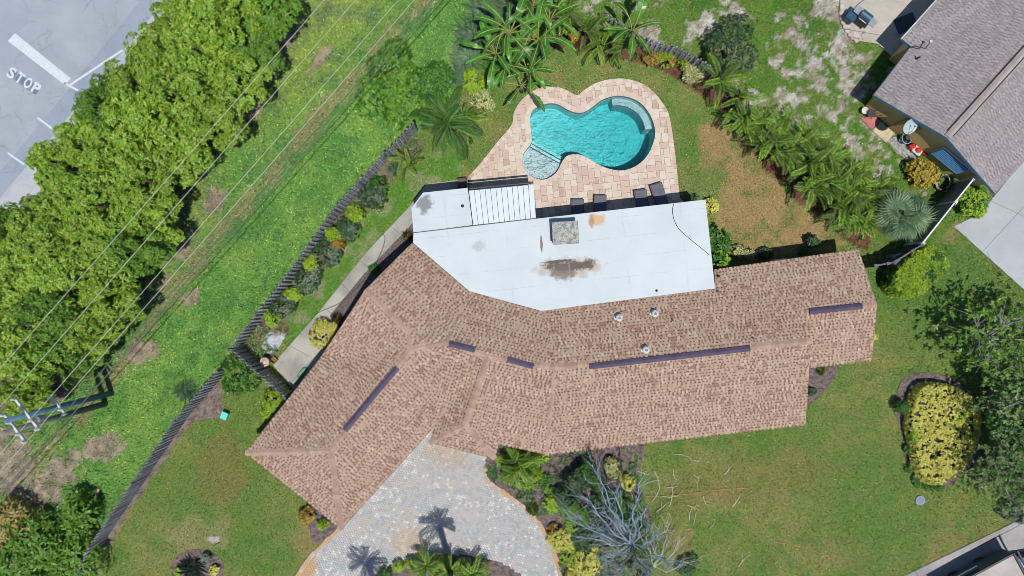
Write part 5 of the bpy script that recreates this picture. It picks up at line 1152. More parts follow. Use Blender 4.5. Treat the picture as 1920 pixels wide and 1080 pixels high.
# front bed
pinnate_palm(968, 872, 1.1, 'lush bright green palm in the front bed below the eave', 'areca', 26, .72, 6, name='bushy_palm'); shrub(975, 888, 40, .8, 'lime', 'bright green fern like shrub under the front palm', L=.2, Wd=.05, mix=('wild', .5))
for x, y, rr, h, kd, lb in ((1022, 897, 11, .5, 'green', 'small green shrub right of the front palm'), (1102, 886, 24, 1.6, 'green', 'tall green shrub close to the eave of the front bed'), (1152, 876, 22, .8, 'cream', 'mottled cream shrub in the shade of the eave'), (1176, 904, 18, .6, 'yellow', 'yellow shrub at the lawn edge of the front bed'), (1062, 930, 24, 1.1, 'dark', 'dark green shrub in the middle of the front bed'), (1036, 946, 18, .8, 'lime', 'bright lime shrub nearest the drive'), (1062, 960, 18, .7, 'wild', 'green shrub below the lime one in the front bed'), (1050, 1012, 26, .9, 'yellow', 'yellow green shrub beside the lower drive edge'), (1040, 994, 12, .5, 'croton', 'orange shrub above the yellow green one at the drive edge'), (1098, 1010, 34, 1.0, 'dark', 'dark shrub under the bare tree'), (1102, 1052, 36, 1.0, 'yellow', 'yellowish shrub at the bottom edge of the front bed'), (1152, 1040, 44, 1.2, 'grey', 'grey green shrub under the bare branches'), (1180, 984, 30, .8, 'green', 'green shrub beneath the bare branches on the lawn side'), (1222, 1030, 30, .8, 'wild', 'grassy green shrub at the foot of the bare tree'), (1290, 1062, 22, .7, 'dark', 'dark shrub on the lawn right of the bare tree'), (1130, 930, 22, .8, 'dark', 'dark shrub behind the bare branches near the eave'), (1070, 1040, 26, .5, 'lime', 'low lime plant on the grass beside the lower drive'),
  (1084, 900, 28, 1.5, 'dark', 'dark bushy shrub below the eave, left of the tall green one'), (1122, 906, 20, .9, 'green', 'green shrub between the tall green and the mottled cream shrub'), (1128, 962, 30, .9, 'dark', 'dark spreading shrub crossed by the bare branches'), (1086, 968, 24, .8, 'wild', 'leafy green shrub left of the bare branches'), (1152, 944, 26, .9, 'green', 'green shrub under the upper bare branches'), (1160, 1012, 28, .9, 'grey', 'grey leaved shrub at the trunk of the bare tree'), (1196, 944, 16, .6, 'wild', 'small green shrub at the lawn edge beside the bare branches'), (1076, 990, 18, .6, 'lime', 'yellow green shrub between drive edge and bare branches'), (1202, 1066, 28, .9, 'grey', 'grey green shrub at the bottom edge right of the bare tree'), (1130, 1078, 28, .9, 'grey', 'grey green shrub cut by the bottom edge'), (1084, 1078, 24, .8, 'yellow', 'yellow shrub cut by the bottom edge near the drive'), (1030, 918, 10, .4, 'wild', 'small weed in the open mulch of the front bed'), (940, 862, 12, .5, 'lime', 'lime tuft at the porch corner'), (1010, 862, 16, .6, 'lime', 'lime foliage along the eave behind the front palm')):
    shrub(x, y, rr, h, kd, lb, L=.13, Wd=.07, dens=.8)
rosette(998, 955, 15, 'agave', 'spiky yellow green bromeliad at the drive edge', 40, .06, .8); rosette(973, 932, 8, 'agave', 'small spiky yellow plant at the drive edge', 24, .05, .8)
shrub(576, 968, 17, .7, 'croton', 'yellow orange croton at the lower end of the left wing', L=.13, mix=('golden', .5)); shrub(606, 986, 12, .6, 'lime', 'yellow green shrub beside the croton at the drive edge', L=.13)
rosette(1540, 695, 12, 'agave', 'green strappy plant beside the stepped front eave', 40, .05, .8); shrub(1522, 735, 8, .4, 'dark', 'tiny dark shrub at the corner of the front eave', L=.1)
shrub(1640, 632, 7, .5, 'yellow', 'small yellow flowers at the right gable wall', L=.1)
# round bed bottom left, planting circle in the drive
rosette(360, 1066, 24, 'grey', 'grey leaved plant in the round bed at the bottom left', 90, .05, .9); shrub(400, 1070, 10, .4, 'yellow', 'yellow flowering plant in the round bed', 'flower', 'flower', L=.1); shrub(335, 1072, 8, .4, 'lime', 'lime plant in the round bed', L=.1); shrub(384, 1048, 12, .5, 'grey', 'pale grey shrub in the round bed', L=.1)
for x, y, rr, lb in ((746, 1062, 11, 'left ball clipped shrub of the lime pair in the drive circle'), (768, 1055, 10, 'right ball clipped shrub of the lime pair in the drive circle'), (722, 1078, 13, 'dark green ball shrub at the left of the drive circle')): shrub(x, y, rr, .6, 'lime' if rr < 12 else 'green', lb, 'ball_shrub', L=.08, Wd=.045, lobes=1)
for x, y, s, lb in ((800, 1060, 1.0, 'pygmy palm with bright fronds left of the palm trunk'), (845, 1070, 1.05, 'pygmy palm with bright fronds in the middle of the drive circle'), (885, 1075, 1.05, 'pygmy palm with bright fronds at the right of the drive circle')): pinnate_palm(x, y, .9, lb, 'pygmy', 30, s, name='pygmy_palm', th=.07)
pinnate_palm(822, 1183, 8.0, 'tall palm in the drive circle just below the frame', 'date', 15, .82, name='tall_palm', th=.13)
pinnate_palm(656, 1270, 8.0, 'tall palm left in the drive circle just below the frame', 'date', 14, .85, name='tall_palm', th=.13)
# leafless tree whose branches sweep up to the left
def bare(base, heads, label, m, seed, r0, name='bare_tree', sub=7):
    r = np.random.default_rng(seed); t = thing(name, label, 'tree', (base[0], base[1], 0)); mb = MB(); tw = MB()
    top = Vector((base[0], base[1], .9)); mb.tube([(base[0], base[1], -.05), top], [r0 * 1.3, r0], 8)
    for h in heads:
        e = Vector(h); d = e - top; pts = [top + d * f + Vector((r.normal(0, .09), r.normal(0, .09), .5 * math.sin(f * 3.14))) * (1 if 0 < f < 1 else 0) for f in np.linspace(0, 1, 7)]
        mb.tube(pts, list(np.linspace(r0 * .55, .012, 7)), 6, False)
        for k in range(sub):
            f = r.uniform(.3, 1); i = min(5, int(f * 6)); q = pts[i].lerp(pts[i + 1], f * 6 - i); l = r.uniform(.5, 1.5) * (1.2 - f * .5); dd = (d.normalized() + Vector((r.normal(0, .45), r.normal(0, .45), r.normal(.05, .3)))).normalized() * l
            b_ = q + dd * .5 + Vector((r.normal(0, .06), r.normal(0, .06), .05)); tw.tube([q, b_, q + dd], [.020, .014, .005], 4, False)
            for j in range(3):
                s = q.lerp(q + dd, r.uniform(.3, .95)); d3 = (dd.normalized() + Vector((r.normal(0, .6), r.normal(0, .6), r.normal(0, .3)))) * r.uniform(.2, .6); tw.tube([s, s + d3 * .55, s + d3], [.010, .007, .003], 3, False)
    mb.build('trunk', m, t, smooth=True); tw.build('twig', m, t); return t
M_bare = mat('grey_blue_bark', C(176, 192, 200), C(136, 158, 170), 3, .9, 24, .2, .4)
bx = G(1180, 1010)
bare(bx, [W(*q) for q in ((1110, 872, 5.1), (1090, 932, 4.9), (1072, 976, 4.5), (1092, 1008, 4.3), (1150, 922, 4.9), (1130, 950, 4.7), (1196, 905, 4.5), (1206, 960, 4.7), (1240, 1000, 4.1), (1262, 1052, 3.9), (1210, 1068, 4.3), (1160, 1076, 4.5), (1120, 1048, 4.1), (1172, 980, 5.3), (1120, 905, 5.3), (1060, 955, 3.9))], 'leafless grey tree with sweeping branches in the front bed', M_bare, 3, .12, sub=14)
bare(G(1222, 1052), [W(*q) for q in ((1214, 985, 1.4), (1248, 996, 1.2), (1292, 1050, 1.0), (1270, 1020, .9), (1204, 1010, 1.8), (1228, 1010, 1.6))], 'smaller leafless tree with white twigs at the bottom edge', mat('white_bark', C(206, 204, 192), C(170, 168, 158), 3), 9, .06, sub=5)

# creeping ground cover filling the beds
def cover(poly, n, kinds, seed, L=.11, h=.12, keep=.5):
    r = np.random.default_rng(seed); xs = [p[0] for p in poly]; ys = [p[1] for p in poly]; x = r.uniform(min(xs), max(xs), n); y = r.uniform(min(ys), max(ys), n)
    k = inside(poly, x, y) & (vnoise(x, y, 1 / 16, 90 + seed, 3) > keep); x = x[k]; y = y[k]
    P = np.stack([(x - 960) / GS, (540 - y) / GS, r.uniform(.0, h, len(x))], -1); V, F = leaves_mesh(r, P, nrm(r.normal(0, .3, (len(x), 3)) + np.array([[0, 0, 1]])), L, L * .5, 4)
    link('ground_cover', np_mesh('ground_cover', V, F, [LM[q] for q in kinds], np.repeat(r.integers(0, len(kinds), len(x)), 4)), None, 'stuff')
cover(FENCEBED, 9000, ('green', 'dark', 'wild', 'grey', 'straw'), 1, keep=.47); cover(FRONTBED, 9000, ('green', 'dark', 'wild', 'grey'), 2, keep=.53); cover(TOPBED, 9000, ('green', 'areca', 'dark'), 3, keep=.55)
# ---------------------------------------------------------------- fences
M_fence = multi('weathered_picket', [(C(186, 186, 192), 3), (C(206, 206, 210), 2), (C(160, 160, 168), 2)], .85, 2, 30, .15, 'object', .2, .2)
M_rail = mat('fence_rail', C(120, 120, 126), None, 3)
def picket_mesh(w, h):
    mb = MB(); mb.add([(-w / 2, -.02, 0), (w / 2, -.02, 0), (w / 2, .02, 0), (-w / 2, .02, 0), (-w / 2, -.02, h - .05), (w / 2, -.02, h - .05), (w / 2, .02, h - .05), (-w / 2, .02, h - .05), (0, -.02, h), (0, .02, h)],
                      [(0, 1, 5, 8, 4), (2, 3, 7, 9, 6), (1, 2, 6, 5), (3, 0, 4, 7), (4, 8, 9, 7), (8, 5, 6, 9), (3, 2, 1, 0)]); return mb.mesh('picket', M_fence)
def picket_fence(path, h, label, gap=.15, w=.095, shadowbox=True, post=2.4, seed=1, gate=None):
    P = [Vector((*G(*p), 0)) for p in path]; t = thing('picket_fence', label, 'fence', P[0]); me = picket_mesh(w, h); r = random.Random(seed)
    pm = MB(); pm.box((0, 0, (h + .06) / 2), (.10, .10, h + .06)); pm.prism([(-.07, -.07), (.07, -.07), (.07, .07), (-.07, .07)], h + .06, h + .09); post_me = pm.mesh('post', M_rail)
    rails = MB(); side = 1
    for a, b in zip(P[:-1], P[1:]):
        d = b - a; L_ = d.length; u = d.normalized(); n = Vector((-u.y, u.x, 0)); rz = math.atan2(u.y, u.x)
        for z in (.3, h * .55, h - .22): rails.box((a + d / 2 + Vector((0, 0, z))), (L_, .04, .09), rz)
        k = int(L_ / gap)
        for i in range(k):
            q = a + u * (i + .5) * L_ / k + (n * .045 * side if shadowbox else n * .035); side = -side
            o = link('picket', me, t); o.location = q - ORG[t.name] + Vector((0, 0, r.uniform(-.01, .01))); o.rotation_euler = (r.uniform(-.012, .012), r.uniform(-.01, .01), rz)
        m_ = max(1, round(L_ / post))
        for i in range(m_ + 1):
            if i == m_ and b is not P[-1]: continue
            o = link('post', post_me, t); o.location = a + d * i / m_ - ORG[t.name]; o.rotation_euler = (0, 0, rz)
    rails.build('rail', M_rail, t); return t
picket_fence(FENCE_A, 1.75, 'long dark weathered picket fence between the verge and the shrub bed', .125)
picket_fence([(452, 650), (500, 692), (552, 738)], 1.75, 'dark picket fence from the fence corner to the house left wing', .13, seed=2)
picket_fence(FENCE_B, 1.75, 'grey picket fence along the left edge of the front lawn', .12, seed=3)
picket_fence([(1128, 44), (1158, 66), (1205, 92), (1250, 104), (1290, 122), (1336, 152), (1372, 185)], 1.7, 'curved grey picket fence between the pool garden and the sandy yard', .14, seed=4)
# white-capped solid fence by the neighbour house, and dark board fence with gate behind the hedge
M_vinyl = mat('grey_green_board', C(150, 162, 158), C(136, 150, 148), 2, .6, 30, .06, .1); M_wcap = plain('white_fence_cap', C(240, 242, 242), .5)
def solid_fence(a, b, h, n, name, label, mb_, mc, posts=True):
    A = Vector((*G(*a), 0)); B = Vector((*G(*b), 0)); d = B - A; u = d.normalized(); rz = math.atan2(u.y, u.x); t = thing(name, label, 'fence', A)
    bw = d.length / n; me = MB(); me.box((0, 0, h / 2), (bw - .012, .03, h)); bm_ = me.mesh('board', mb_)
    for i in range(n): o = link('board', bm_, t); o.location = A + u * (i + .5) * bw - ORG[t.name]; o.rotation_euler = (0, 0, rz)
    m = MB(); m.box(A + d / 2 + Vector((0, 0, h + .025)), (d.length, .08, .05), rz); m.build('cap_rail', mc, t)
    if posts:
        for f in (0, .36, 1): m = MB(); q = A + d * f; m.box((q.x, q.y, h / 2 + .05), (.13, .13, h + .1), rz); m.box((q.x, q.y, h + .12), (.17, .17, .04), rz); m.build('post', mc, t)
    return t
solid_fence((1788, 344), (1696, 460), 1.8, 18, 'panel_fence', 'solid grey green fence with a white top rail beside the neighbour house', M_vinyl, M_wcap)
M_dboard = mat('dark_fence_board', C(112, 108, 106), C(92, 90, 92), 4, .9, 30, .15, .3)
solid_fence((1694, 463), (1648, 492), 1.8, 12, 'board_fence', 'dark board fence between the fan palm and the clipped hedge', M_dboard, M_rail)
solid_fence((1646, 494), (1612, 500), 1.75, 8, 'wooden_gate', 'dark gate beside the right gable of the house', M_dboard, M_rail)
bl = G(1668, 488); t = thing('recycling_bin', 'pale blue lidded bin tucked behind the clipped hedge', 'bin', (*bl, 0)); M_blue = plain('blue_plastic', C(120, 180, 210), .4)
mb = MB(); mb.prism([(bl[0] + x, bl[1] + y) for x, y in ((-.26, -.3), (.26, -.3), (.26, .3), (-.26, .3))], 0, .95); mb.build('body', M_blue, t, bevel=.03); mb = MB(); mb.box((bl[0], bl[1], .99), (.6, .68, .07), .3); mb.build('lid', M_blue, t, bevel=.02)
for s in (-1, 1): mb = MB(); mb.tube([(bl[0] + .2 * s, bl[1] - .33, .1), (bl[0] + .26 * s, bl[1] - .33, .1)], .1, 10); mb.build('wheel', M_black, t)

# ---------------------------------------------------------------- neighbour house
M_ntab = multi('grey_shingle_tab', [(C(172, 163, 162), 4), (C(164, 156, 156), 3), (C(180, 171, 168), 2), (C(154, 147, 150), 1.5)], .95, .8, 80, .12, 'island', .15, .35)
M_nunder = multi('grey_shingle_course', [(C(146, 138, 138), 3), (C(156, 148, 147), 3), (C(136, 129, 131), 2)], .95, 1.0, 8, .2, 'island', .1, .5)
M_bluef = plain('blue_fascia', C(74, 156, 216), .5); M_yel = mat('ochre_stucco', C(244, 214, 146), C(226, 196, 128), 1, .9, 40, .06, .2)
nh = thing('neighbour_house', 'neighbour house with grey shingle roof, ochre walls and blue fascia', 'house', (*G(1800, 180), 0))
ZN, ZNR = 2.3, 3.55
n1, n2, n3 = R(1638, 178, ZN), R(1775, 258, ZNR), R(1866, 363, ZN)
dn = (R(1920, 97, ZNR) - n2); dn = Vector((dn.x, dn.y, 0)).normalized() * 15
n4, n5, n6 = R(1708, 87, ZN), R(1691, 73, ZN), None
n6 = n5 + dn * .9; n6.z = ZN; n7 = n2 + dn; n8 = n3 + dn
NP = [([n1, n2, n7, n6, n5, n4], (n1, n4), n1), ([n2, n3, n8, n7], (n3, n8), n3)]
nr = MB(); nt_ = MB(); nu = MB()
for poly, cd, low_ in NP:
    n = len(poly); ts = fan(poly); P2 = [(v.x, v.y) for v in poly]; ar = sum(P2[i][0] * P2[(i + 1) % n][1] - P2[(i + 1) % n][0] * P2[i][1] for i in range(n)); idx = list(range(n)) if ar > 0 else list(range(n))[::-1]
    nr.mat(0).add([tuple(v) for v in poly] + [(v.x, v.y, v.z - .2) for v in poly], [tuple(t) for t in ts] + [tuple(n + i for i in t[::-1]) for t in ts] + [(idx[i], n + idx[i], n + idx[(i + 1) % n], idx[(i + 1) % n]) for i in range(n)])
    vis = [v for v in poly]
    near = [Vector(v) for v in poly]
    for i, v in enumerate(near):
        if v is near[i] and (v - n2).length > 13: pass
    lay_shingles(poly, cd, low_, .14, .18, nt_, nu, .011)
nro = nr.build('roof', M_bluef, nh); nt_.build('shingle', M_ntab, nro, 'stuff'); nu.build('shingle_course', M_nunder, nro, 'stuff')
M_ncap = mat('grey_ridge_shingle', C(186, 172, 166), C(168, 156, 152), 2, .92, 50, .1, .1)
ncap = MB(); ncap.add([(-.45, -.17, -.03), (-.45, 0, .05), (-.45, .17, -.03), (.45, .17, -.04), (.45, 0, .04), (.45, -.17, -.04), (-.45, -.17, -.07), (-.45, .17, -.07), (.45, -.17, -.08), (.45, .17, -.08)], [(0, 5, 4, 1), (1, 4, 3, 2), (0, 1, 2, 7, 6), (0, 6, 8, 5), (2, 3, 9, 7)]); ncm = ncap.mesh('ridge_cap', M_ncap)
x_ = dn.normalized(); y_ = Vector((0, 0, 1)).cross(x_); Mx = Matrix((x_, y_, Vector((0, 0, 1)))).transposed().to_4x4()
for k in range(13): o = link('ridge_cap', ncm, nro); o.matrix_basis = Matrix.Translation(n2 + x_ * (.5 + k * .86) + Vector((0, 0, .05)) - ORG[nh.name]) @ Mx
for s in (-1, 1):
    mb = MB(); a = n2 + y_ * s * .21 + Vector((0, 0, .0)); mb.tube([a + x_ * .3, a + x_ * 12], .022, 4); mb.build('ridge_flashing', M_black, nro)
inn = x_ * .35; g = y_ * -.45 if (n3 - n1).dot(y_) > 0 else y_ * .45
w1 = n1 + inn - g * 1.0 if False else n1 + inn + (n3 - n1).normalized() * .5; w3 = n3 + inn - (n3 - n1).normalized() * .5; w2 = n2 + inn
mb = MB(); mb.add([(w1.x, w1.y, 0), (w3.x, w3.y, 0), (w3.x, w3.y, 2.2), (w2.x, w2.y, 3.3), (w1.x, w1.y, 2.2)], [(4, 3, 2, 1, 0)])
s1 = n4 + (n3 - n1).normalized() * .6 + Vector((0, 0, 0)); s2 = s1 + (n5 - n4); s3 = n6 + (n3 - n1).normalized() * .6
mb.add([(w1.x, w1.y, 0), (s1.x, s1.y, 0), (s2.x, s2.y, 0), (s3.x, s3.y, 0), (w1.x, w1.y, 2.15), (s1.x, s1.y, 2.15), (s2.x, s2.y, 2.15), (s3.x, s3.y, 2.15)], [(0, 4, 5, 1), (1, 5, 6, 2), (2, 6, 7, 3)])
f1 = w3 + dn; mb.add([(w3.x, w3.y, 0), (f1.x, f1.y, 0), (f1.x, f1.y, 2.15), (w3.x, w3.y, 2.15)], [(0, 1, 2, 3)]); mb.build('wall', M_yel, nh)
gd = (w3 - w1).normalized(); gz = math.atan2(gd.y, gd.x); gn = Vector((gd.y, -gd.x, 0)); gn = gn if gn.dot(x_) < 0 else -gn
def onwall(f, z, out=0.0): q = w1 + (w3 - w1) * f + gn * out; return Vector((q.x, q.y, z))
# louvred blue shutter, propped open a little
M_shut = plain('blue_shutter', C(104, 176, 226), .5); q = onwall(.70, 1.5, .05); mb = MB(); mb.box(q, (1.9, .08, 1.3), gz); shf = mb.build('window', M_trim, nh)
for k in range(7): q = onwall(.70, .98 + k * .17, .14); mb = MB(); mb.box(q, (1.8, .035, .15), gz, .75); mb.build('shutter_slat', M_shut, shf)
q = onwall(.3, 1.0, .03); mb = MB(); mb.box((q.x, q.y, 1.02), (.9, .06, 2.04), gz); mb.build('door', plain('ochre_door', C(196, 160, 100), .6), nh)
# satellite dish fixed at the rake
q = onwall(.27, 2.55, .55); t = thing('satellite_dish', 'round white satellite dish fixed to the ochre gable wall', 'satellite dish', q)
mb = MB(); rr = np.linspace(0, .42, 6); vs_d = [q + Vector((0, 0, -.06))]; 
M_dish = plain('dish_white', C(196, 214, 222), .5); rings = []
tilt = Matrix.Rotation(.55, 3, 'X') @ Matrix.Rotation(.2, 3, 'Y')
for r_ in rr[1:]:
    for k in range(20): a = 6.283 * k / 20; vs_d.append(q + tilt @ Vector((r_ * math.cos(a), r_ * math.sin(a), -.06 + .5 * r_ * r_)))
fd = [(0, 1 + k, 1 + (k + 1) % 20) for k in range(20)] + [(1 + i * 20 + k, 1 + (i + 1) * 20 + k, 1 + (i + 1) * 20 + (k + 1) % 20, 1 + i * 20 + (k + 1) % 20) for i in range(4) for k in range(20)]
mb.add(vs_d, fd); mb.build('dish', M_dish, t, smooth=True)
mb = MB(); e = q + tilt @ Vector((.0, .12, .34)); mb.tube([q + tilt @ Vector((0, -.4, -.0)), q + tilt @ Vector((0, -.2, .22)), e], .012, 5); mb.box(e, (.07, .07, .1)); mb.build('feed_arm', plain('dish_grey', C(120, 130, 140), .5), t)
mb = MB(); wq = onwall(.27, 2.3, .0); mb.tube([q + Vector((0, 0, -.1)), wq], .02, 6); mb.build('bracket', M_gut, t)
# service mast on the roof edge, small vent
c1, c2, c3 = R(1694, 76, 2.6), R(1735, 92, 2.75), R(1745, 78, 3.0); mb = MB(); mb.tube([R(1710, 88, 2.4), R(1714, 86, 2.9), R(1735, 91, 2.95), c3], .03, 6); mb.build('service_mast', M_gut, nh)
mb = MB(); mb.box(c3, (.12, .12, .1)); mb.build('mast_cap', M_trim, nh); c = R(1724, 107, 2.8); mb = MB(); mb.tube([(c.x, c.y, 2.45), (c.x, c.y, 2.85)], .045, 8); mb.build('vent_pipe', M_black, nro)
mb = MB(); a = n5 + Vector((-.03, .0, -.03)); b_ = n6 + Vector((-.03, 0, -.03)); mb.tube([a, b_], .045, 6); mb.build('gutter', M_trim, nh)
mb = MB(); mb.box((*G(1698, 44), .02), (.9, 1.2, .02), gz + .9 - 1.4); tag(mb.build('door_mat', plain('dark_mat', C(60, 80, 100), .9)), 'dark mat on the shaded patio beside the grey roof', 'mat')
# ---------------------------------------------------------------- loungers
M_lf = plain('dark_lounger_frame', C(70, 70, 80), .5); M_sling = mat('grey_sling', C(112, 112, 126), C(100, 100, 114), 3, .7, 60, .12, .2)
def lounger():
    t = thing('sun_lounger', 'x', 'sun lounger', (0, 0, 0), 'loungers on the pool deck')
    mb = MB(); mb.box((-.33, .95, .33), (.05, 1.95, .05)); mb.box((.33, .95, .33), (.05, 1.95, .05)); mb.box((0, .0, .33), (.70, .05, .05)); mb.box((0, 1.9, .33), (.70, .05, .05)); mb.build('frame', M_lf, t)
    mb = MB(); mb.box((0, .62, .365), (.62, 1.2, .025)); mb.build('seat', M_sling, t, bevel=.01)
    mb = MB(); mb.box((0, 1.53, .47), (.62, .72, .03), 0, .35); mb.build('backrest', M_sling, t, bevel=.01)
    for x in (-.33, .33):
        for y in (.12, 1.7): mb = MB(); mb.box((x, y, .16), (.045, .06, .32)); mb.build('leg', M_lf, t)
    return t
l0 = lounger()
for k, (x, y, a, lb) in enumerate(((1082, 376, 180, 'grey sun lounger on the pool deck, leftmost by the white roof edge'), (1124, 368, 178, 'grey sun lounger on the pool deck, second from the left'), (1198, 358, 189, 'grey sun lounger on the pool deck, third from the left'), (1227, 347, 198, 'grey sun lounger on the pool deck, rightmost and most turned'))):
    o = l0 if k == 0 else dup(l0, (0, 0, 0)); p_ = G(x, y); o.location = (p_[0], p_[1], .062); o.rotation_euler = (0, 0, math.radians(a)); o['label'] = lb
# planter box
c = G(867.5, 344); t = thing('planter_box', 'square dark brown planter box at the end of the walkway', 'planter', (*c, 0)); M_pl = plain('dark_brown_wood', C(104, 82, 82), .7)
for dx, dy, sx_, sy_ in ((0, -.23, .5, .04), (0, .23, .5, .04), (-.23, 0, .04, .42), (.23, 0, .04, .42)): mb = MB(); mb.box((c[0] + dx, c[1] + dy, .22), (sx_, sy_, .44), ang); mb.build('side_panel', M_pl, t)
mb = MB(); mb.box((c[0], c[1], .36), (.42, .42, .06), ang); mb.build('soil', M_pl, t)
# ---------------------------------------------------------------- utility poles and wires
M_pole = mat('shade_tinted_concrete_pole', C(112, 150, 176), C(92, 132, 160), 2, .8, 30, .1, .2); M_wood = mat('grey_wood_pole', C(146, 146, 140), C(118, 120, 118), 3, .9, 24, .2, .4)  # blue tint of the pole's shaded side is put into the concrete colour
M_ins = plain('porcelain', C(222, 226, 230), .3); M_wire = plain('aluminium_wire', C(206, 206, 200), .5, .3); M_cable = plain('black_cable', C(90, 110, 104), .6)
ZP = 8.7
def upole(px, py, m, h, label, r0, arms):
    b0 = Vector((*G(px, py), -.1)); t = thing('utility_pole', label, 'utility pole', b0); mb = MB(); mb.tube([b0, b0 + Vector((0, 0, h * .5)), b0 + Vector((0, 0, h))], [r0, r0 * .85, r0 * .68], 12); mb.build('pole', m, t, smooth=True)
    for z, rz, L_ in arms:
        c_ = b0 + Vector((0, 0, z)); mb = MB(); mb.box(c_ + Vector((math.cos(rz + 1.57) * .16, math.sin(rz + 1.57) * .16, 0)), (L_, .11, .12), rz); arm = mb.build('crossarm', M_trim, t)
        for f in (-.46, -.2, .2, .46):
            q = c_ + Vector((math.cos(rz) * L_ * f + math.cos(rz + 1.57) * .16, math.sin(rz) * L_ * f + math.sin(rz + 1.57) * .16, .06)); mb = MB(); mb.lathe(q, [(.03, 0), (.075, .04), (.04, .08), (.075, .12), (.04, .16), (.06, .2), (.02, .24)], 10); mb.build('insulator', M_ins, arm)
    return t
upole(209, 737, M_pole, 8.9, 'tall bluish concrete utility pole leaning out of the treeline toward the left edge', .165, ((7.6, math.radians(-52), 1.9), (5.2, math.radians(-50), 1.2)))
upole(197, 757, M_wood, 8.5, 'grey wooden utility pole just below the bluish one', .17, ((7.9, math.radians(-52), 1.7),))
c = W(74, 786, 6.2); t = thing('pole_transformer', 'small pale fittings box on the bluish utility pole', 'transformer', c); mb = MB(); mb.lathe(c, [(.16, -.3), (.18, -.28), (.18, .22), (.12, .3)], 14); mb.build('tank', plain('grey_tank', C(180, 186, 190), .5), t)
for s in (-1, 1): mb = MB(); mb.lathe(c + Vector((.07 * s, 0, .28)), [(.03, 0), (.05, .05), (.03, .1), (.05, .15), (.02, .2)], 8); mb.build('bushing', M_ins, t)
def wire(a, b, z, rad, label, m, sag=.25, ext=1.5):
    A, B = W(*a, z), W(*b, z); d = B - A; A2, B2 = A - d * ext * .4, B + d * ext * .5; pts = [A2.lerp(B2, f) - Vector((0, 0, sag * (1 - (2 * f - 1) ** 2))) for f in np.linspace(0, 1, 15)]
    mb = MB(); mb.tube(pts, rad, 5, False); tag(mb.build('power_line', m, smooth=True), label, 'cable', 'overhead lines along the grass verge')
wire((603, 0), (0, 685), 9.6, .013, 'thin pale power line, outermost on the treeline side', M_wire); wire((662, 0), (0, 757), 9.6, .013, 'thin pale power line, second from the treeline side', M_wire)
wire((743, 0), (0, 846), 9.4, .013, 'thin pale power line, third from the treeline side', M_wire); wire((773, 0), (0, 880), 9.3, .013, 'pale power line above the worn track, fourth from the treeline', M_wire)
wire((806, 0), (0, 905), 6.8, .022, 'greenish bundled cable above the verge, left of the pair', M_cable); wire((822, 0), (0, 925), 6.5, .026, 'thicker dark bundled cable nearest the back fence', M_cable)
wire((1250, -8), (1692, 73), 2.75, .010, 'thin dark service wire crossing the sandy yard to the grey roof', M_black, .1, .0)
# ---------------------------------------------------------------- grill on the patio
gx, gy = G(1604, 42); ga = math.radians(-38); t = thing('gas_grill', 'gas grill with blue grey hood and open side shelves on the patio', 'grill', (gx, gy, 0))
def gp(u, v, z): return Vector((gx + u * math.cos(ga) - v * math.sin(ga), gy + u * math.sin(ga) + v * math.cos(ga), z))
M_hood = plain('dark_blue_enamel', C(52, 92, 116), .35); M_steel = plain('brushed_steel', C(190, 198, 206), .4, .5)
mb = MB(); mb.box(gp(.12, .12, .45), (.66, .5, .7), ga); mb.build('cabinet', M_gut, t, bevel=.02)
mb = MB(); mb.tube([gp(-.2, .12, .86), gp(.44, .12, .86)], .26, 14); mb.build('hood', M_hood, t, smooth=False)
mb = MB(); mb.box(gp(-.42, .18, .82), (.36, .46, .03), ga); mb.build('side_shelf', M_steel, t); mb = MB(); mb.box(gp(.66, .12, .82), (.36, .46, .03), ga); mb.build('side_shelf', M_steel, t)
mb = MB(); mb.tube([gp(-.1, -.2, .9), gp(.36, -.2, .9)], .018, 8); mb.build('handle', M_steel, t)
for u in (-.18, .42):
    for v in (-.1, .34): mb = MB(); mb.box(gp(u, v, .06), (.06, .06, .12), ga); mb.build('leg', M_gut, t)
t = thing('storage_box', 'dark blue covered box beside the grill at the stone edging', 'box', (*G(1589, 36), 0)); c = G(1589, 36); mb = MB(); mb.box((*c, .32), (.5, .6, .64), ga); mb.build('body', M_hood, t, bevel=.03); mb = MB(); mb.box((*c, .66), (.54, .64, .05), ga); mb.build('lid', M_hood, t, bevel=.015)
# ---------------------------------------------------------------- clutter by the ochre wall
def at(px, py): return Vector((*G(px, py), 0))
c = at(1627, 216); t = thing('metal_chair', 'black metal patio chair at the corner of the ochre wall', 'chair', c)
mb = MB(); mb.lathe(c + Vector((0, 0, .42)), [(.22, 0), (.23, .02), (.2, .035)], 16); mb.build('seat', M_black, t)
mb = MB(); mb.tube([c + Vector((.2, .15, .42)), c + Vector((.42, .22, .8)), c + Vector((.55, .0, .9)), c + Vector((.4, -.2, .8)), c + Vector((.16, -.18, .42))], .018, 6); mb.build('backrest', M_black, t)
for a in range(4): mb = MB(); d = Vector((math.cos(a * 1.57 + .6), math.sin(a * 1.57 + .6), 0)); mb.tube([c + d * .17 + Vector((0, 0, .42)), c + d * .3], .014, 5); mb.build('leg', M_black, t)
c = at(1617, 210); t = thing('flower_pot', 'white pot beside the black metal chair', 'pot', c); mb = MB(); mb.lathe(c, [(.12, 0), (.18, .3), (.2, .3), (.2, .34), (.15, .34), (.13, .28)], 16); mb.build('body', M_trim, t)
c = at(1692, 262); t = thing('hose_reel', 'coiled pale hose on a reel against the ochre wall', 'hose reel', c); mb = MB()
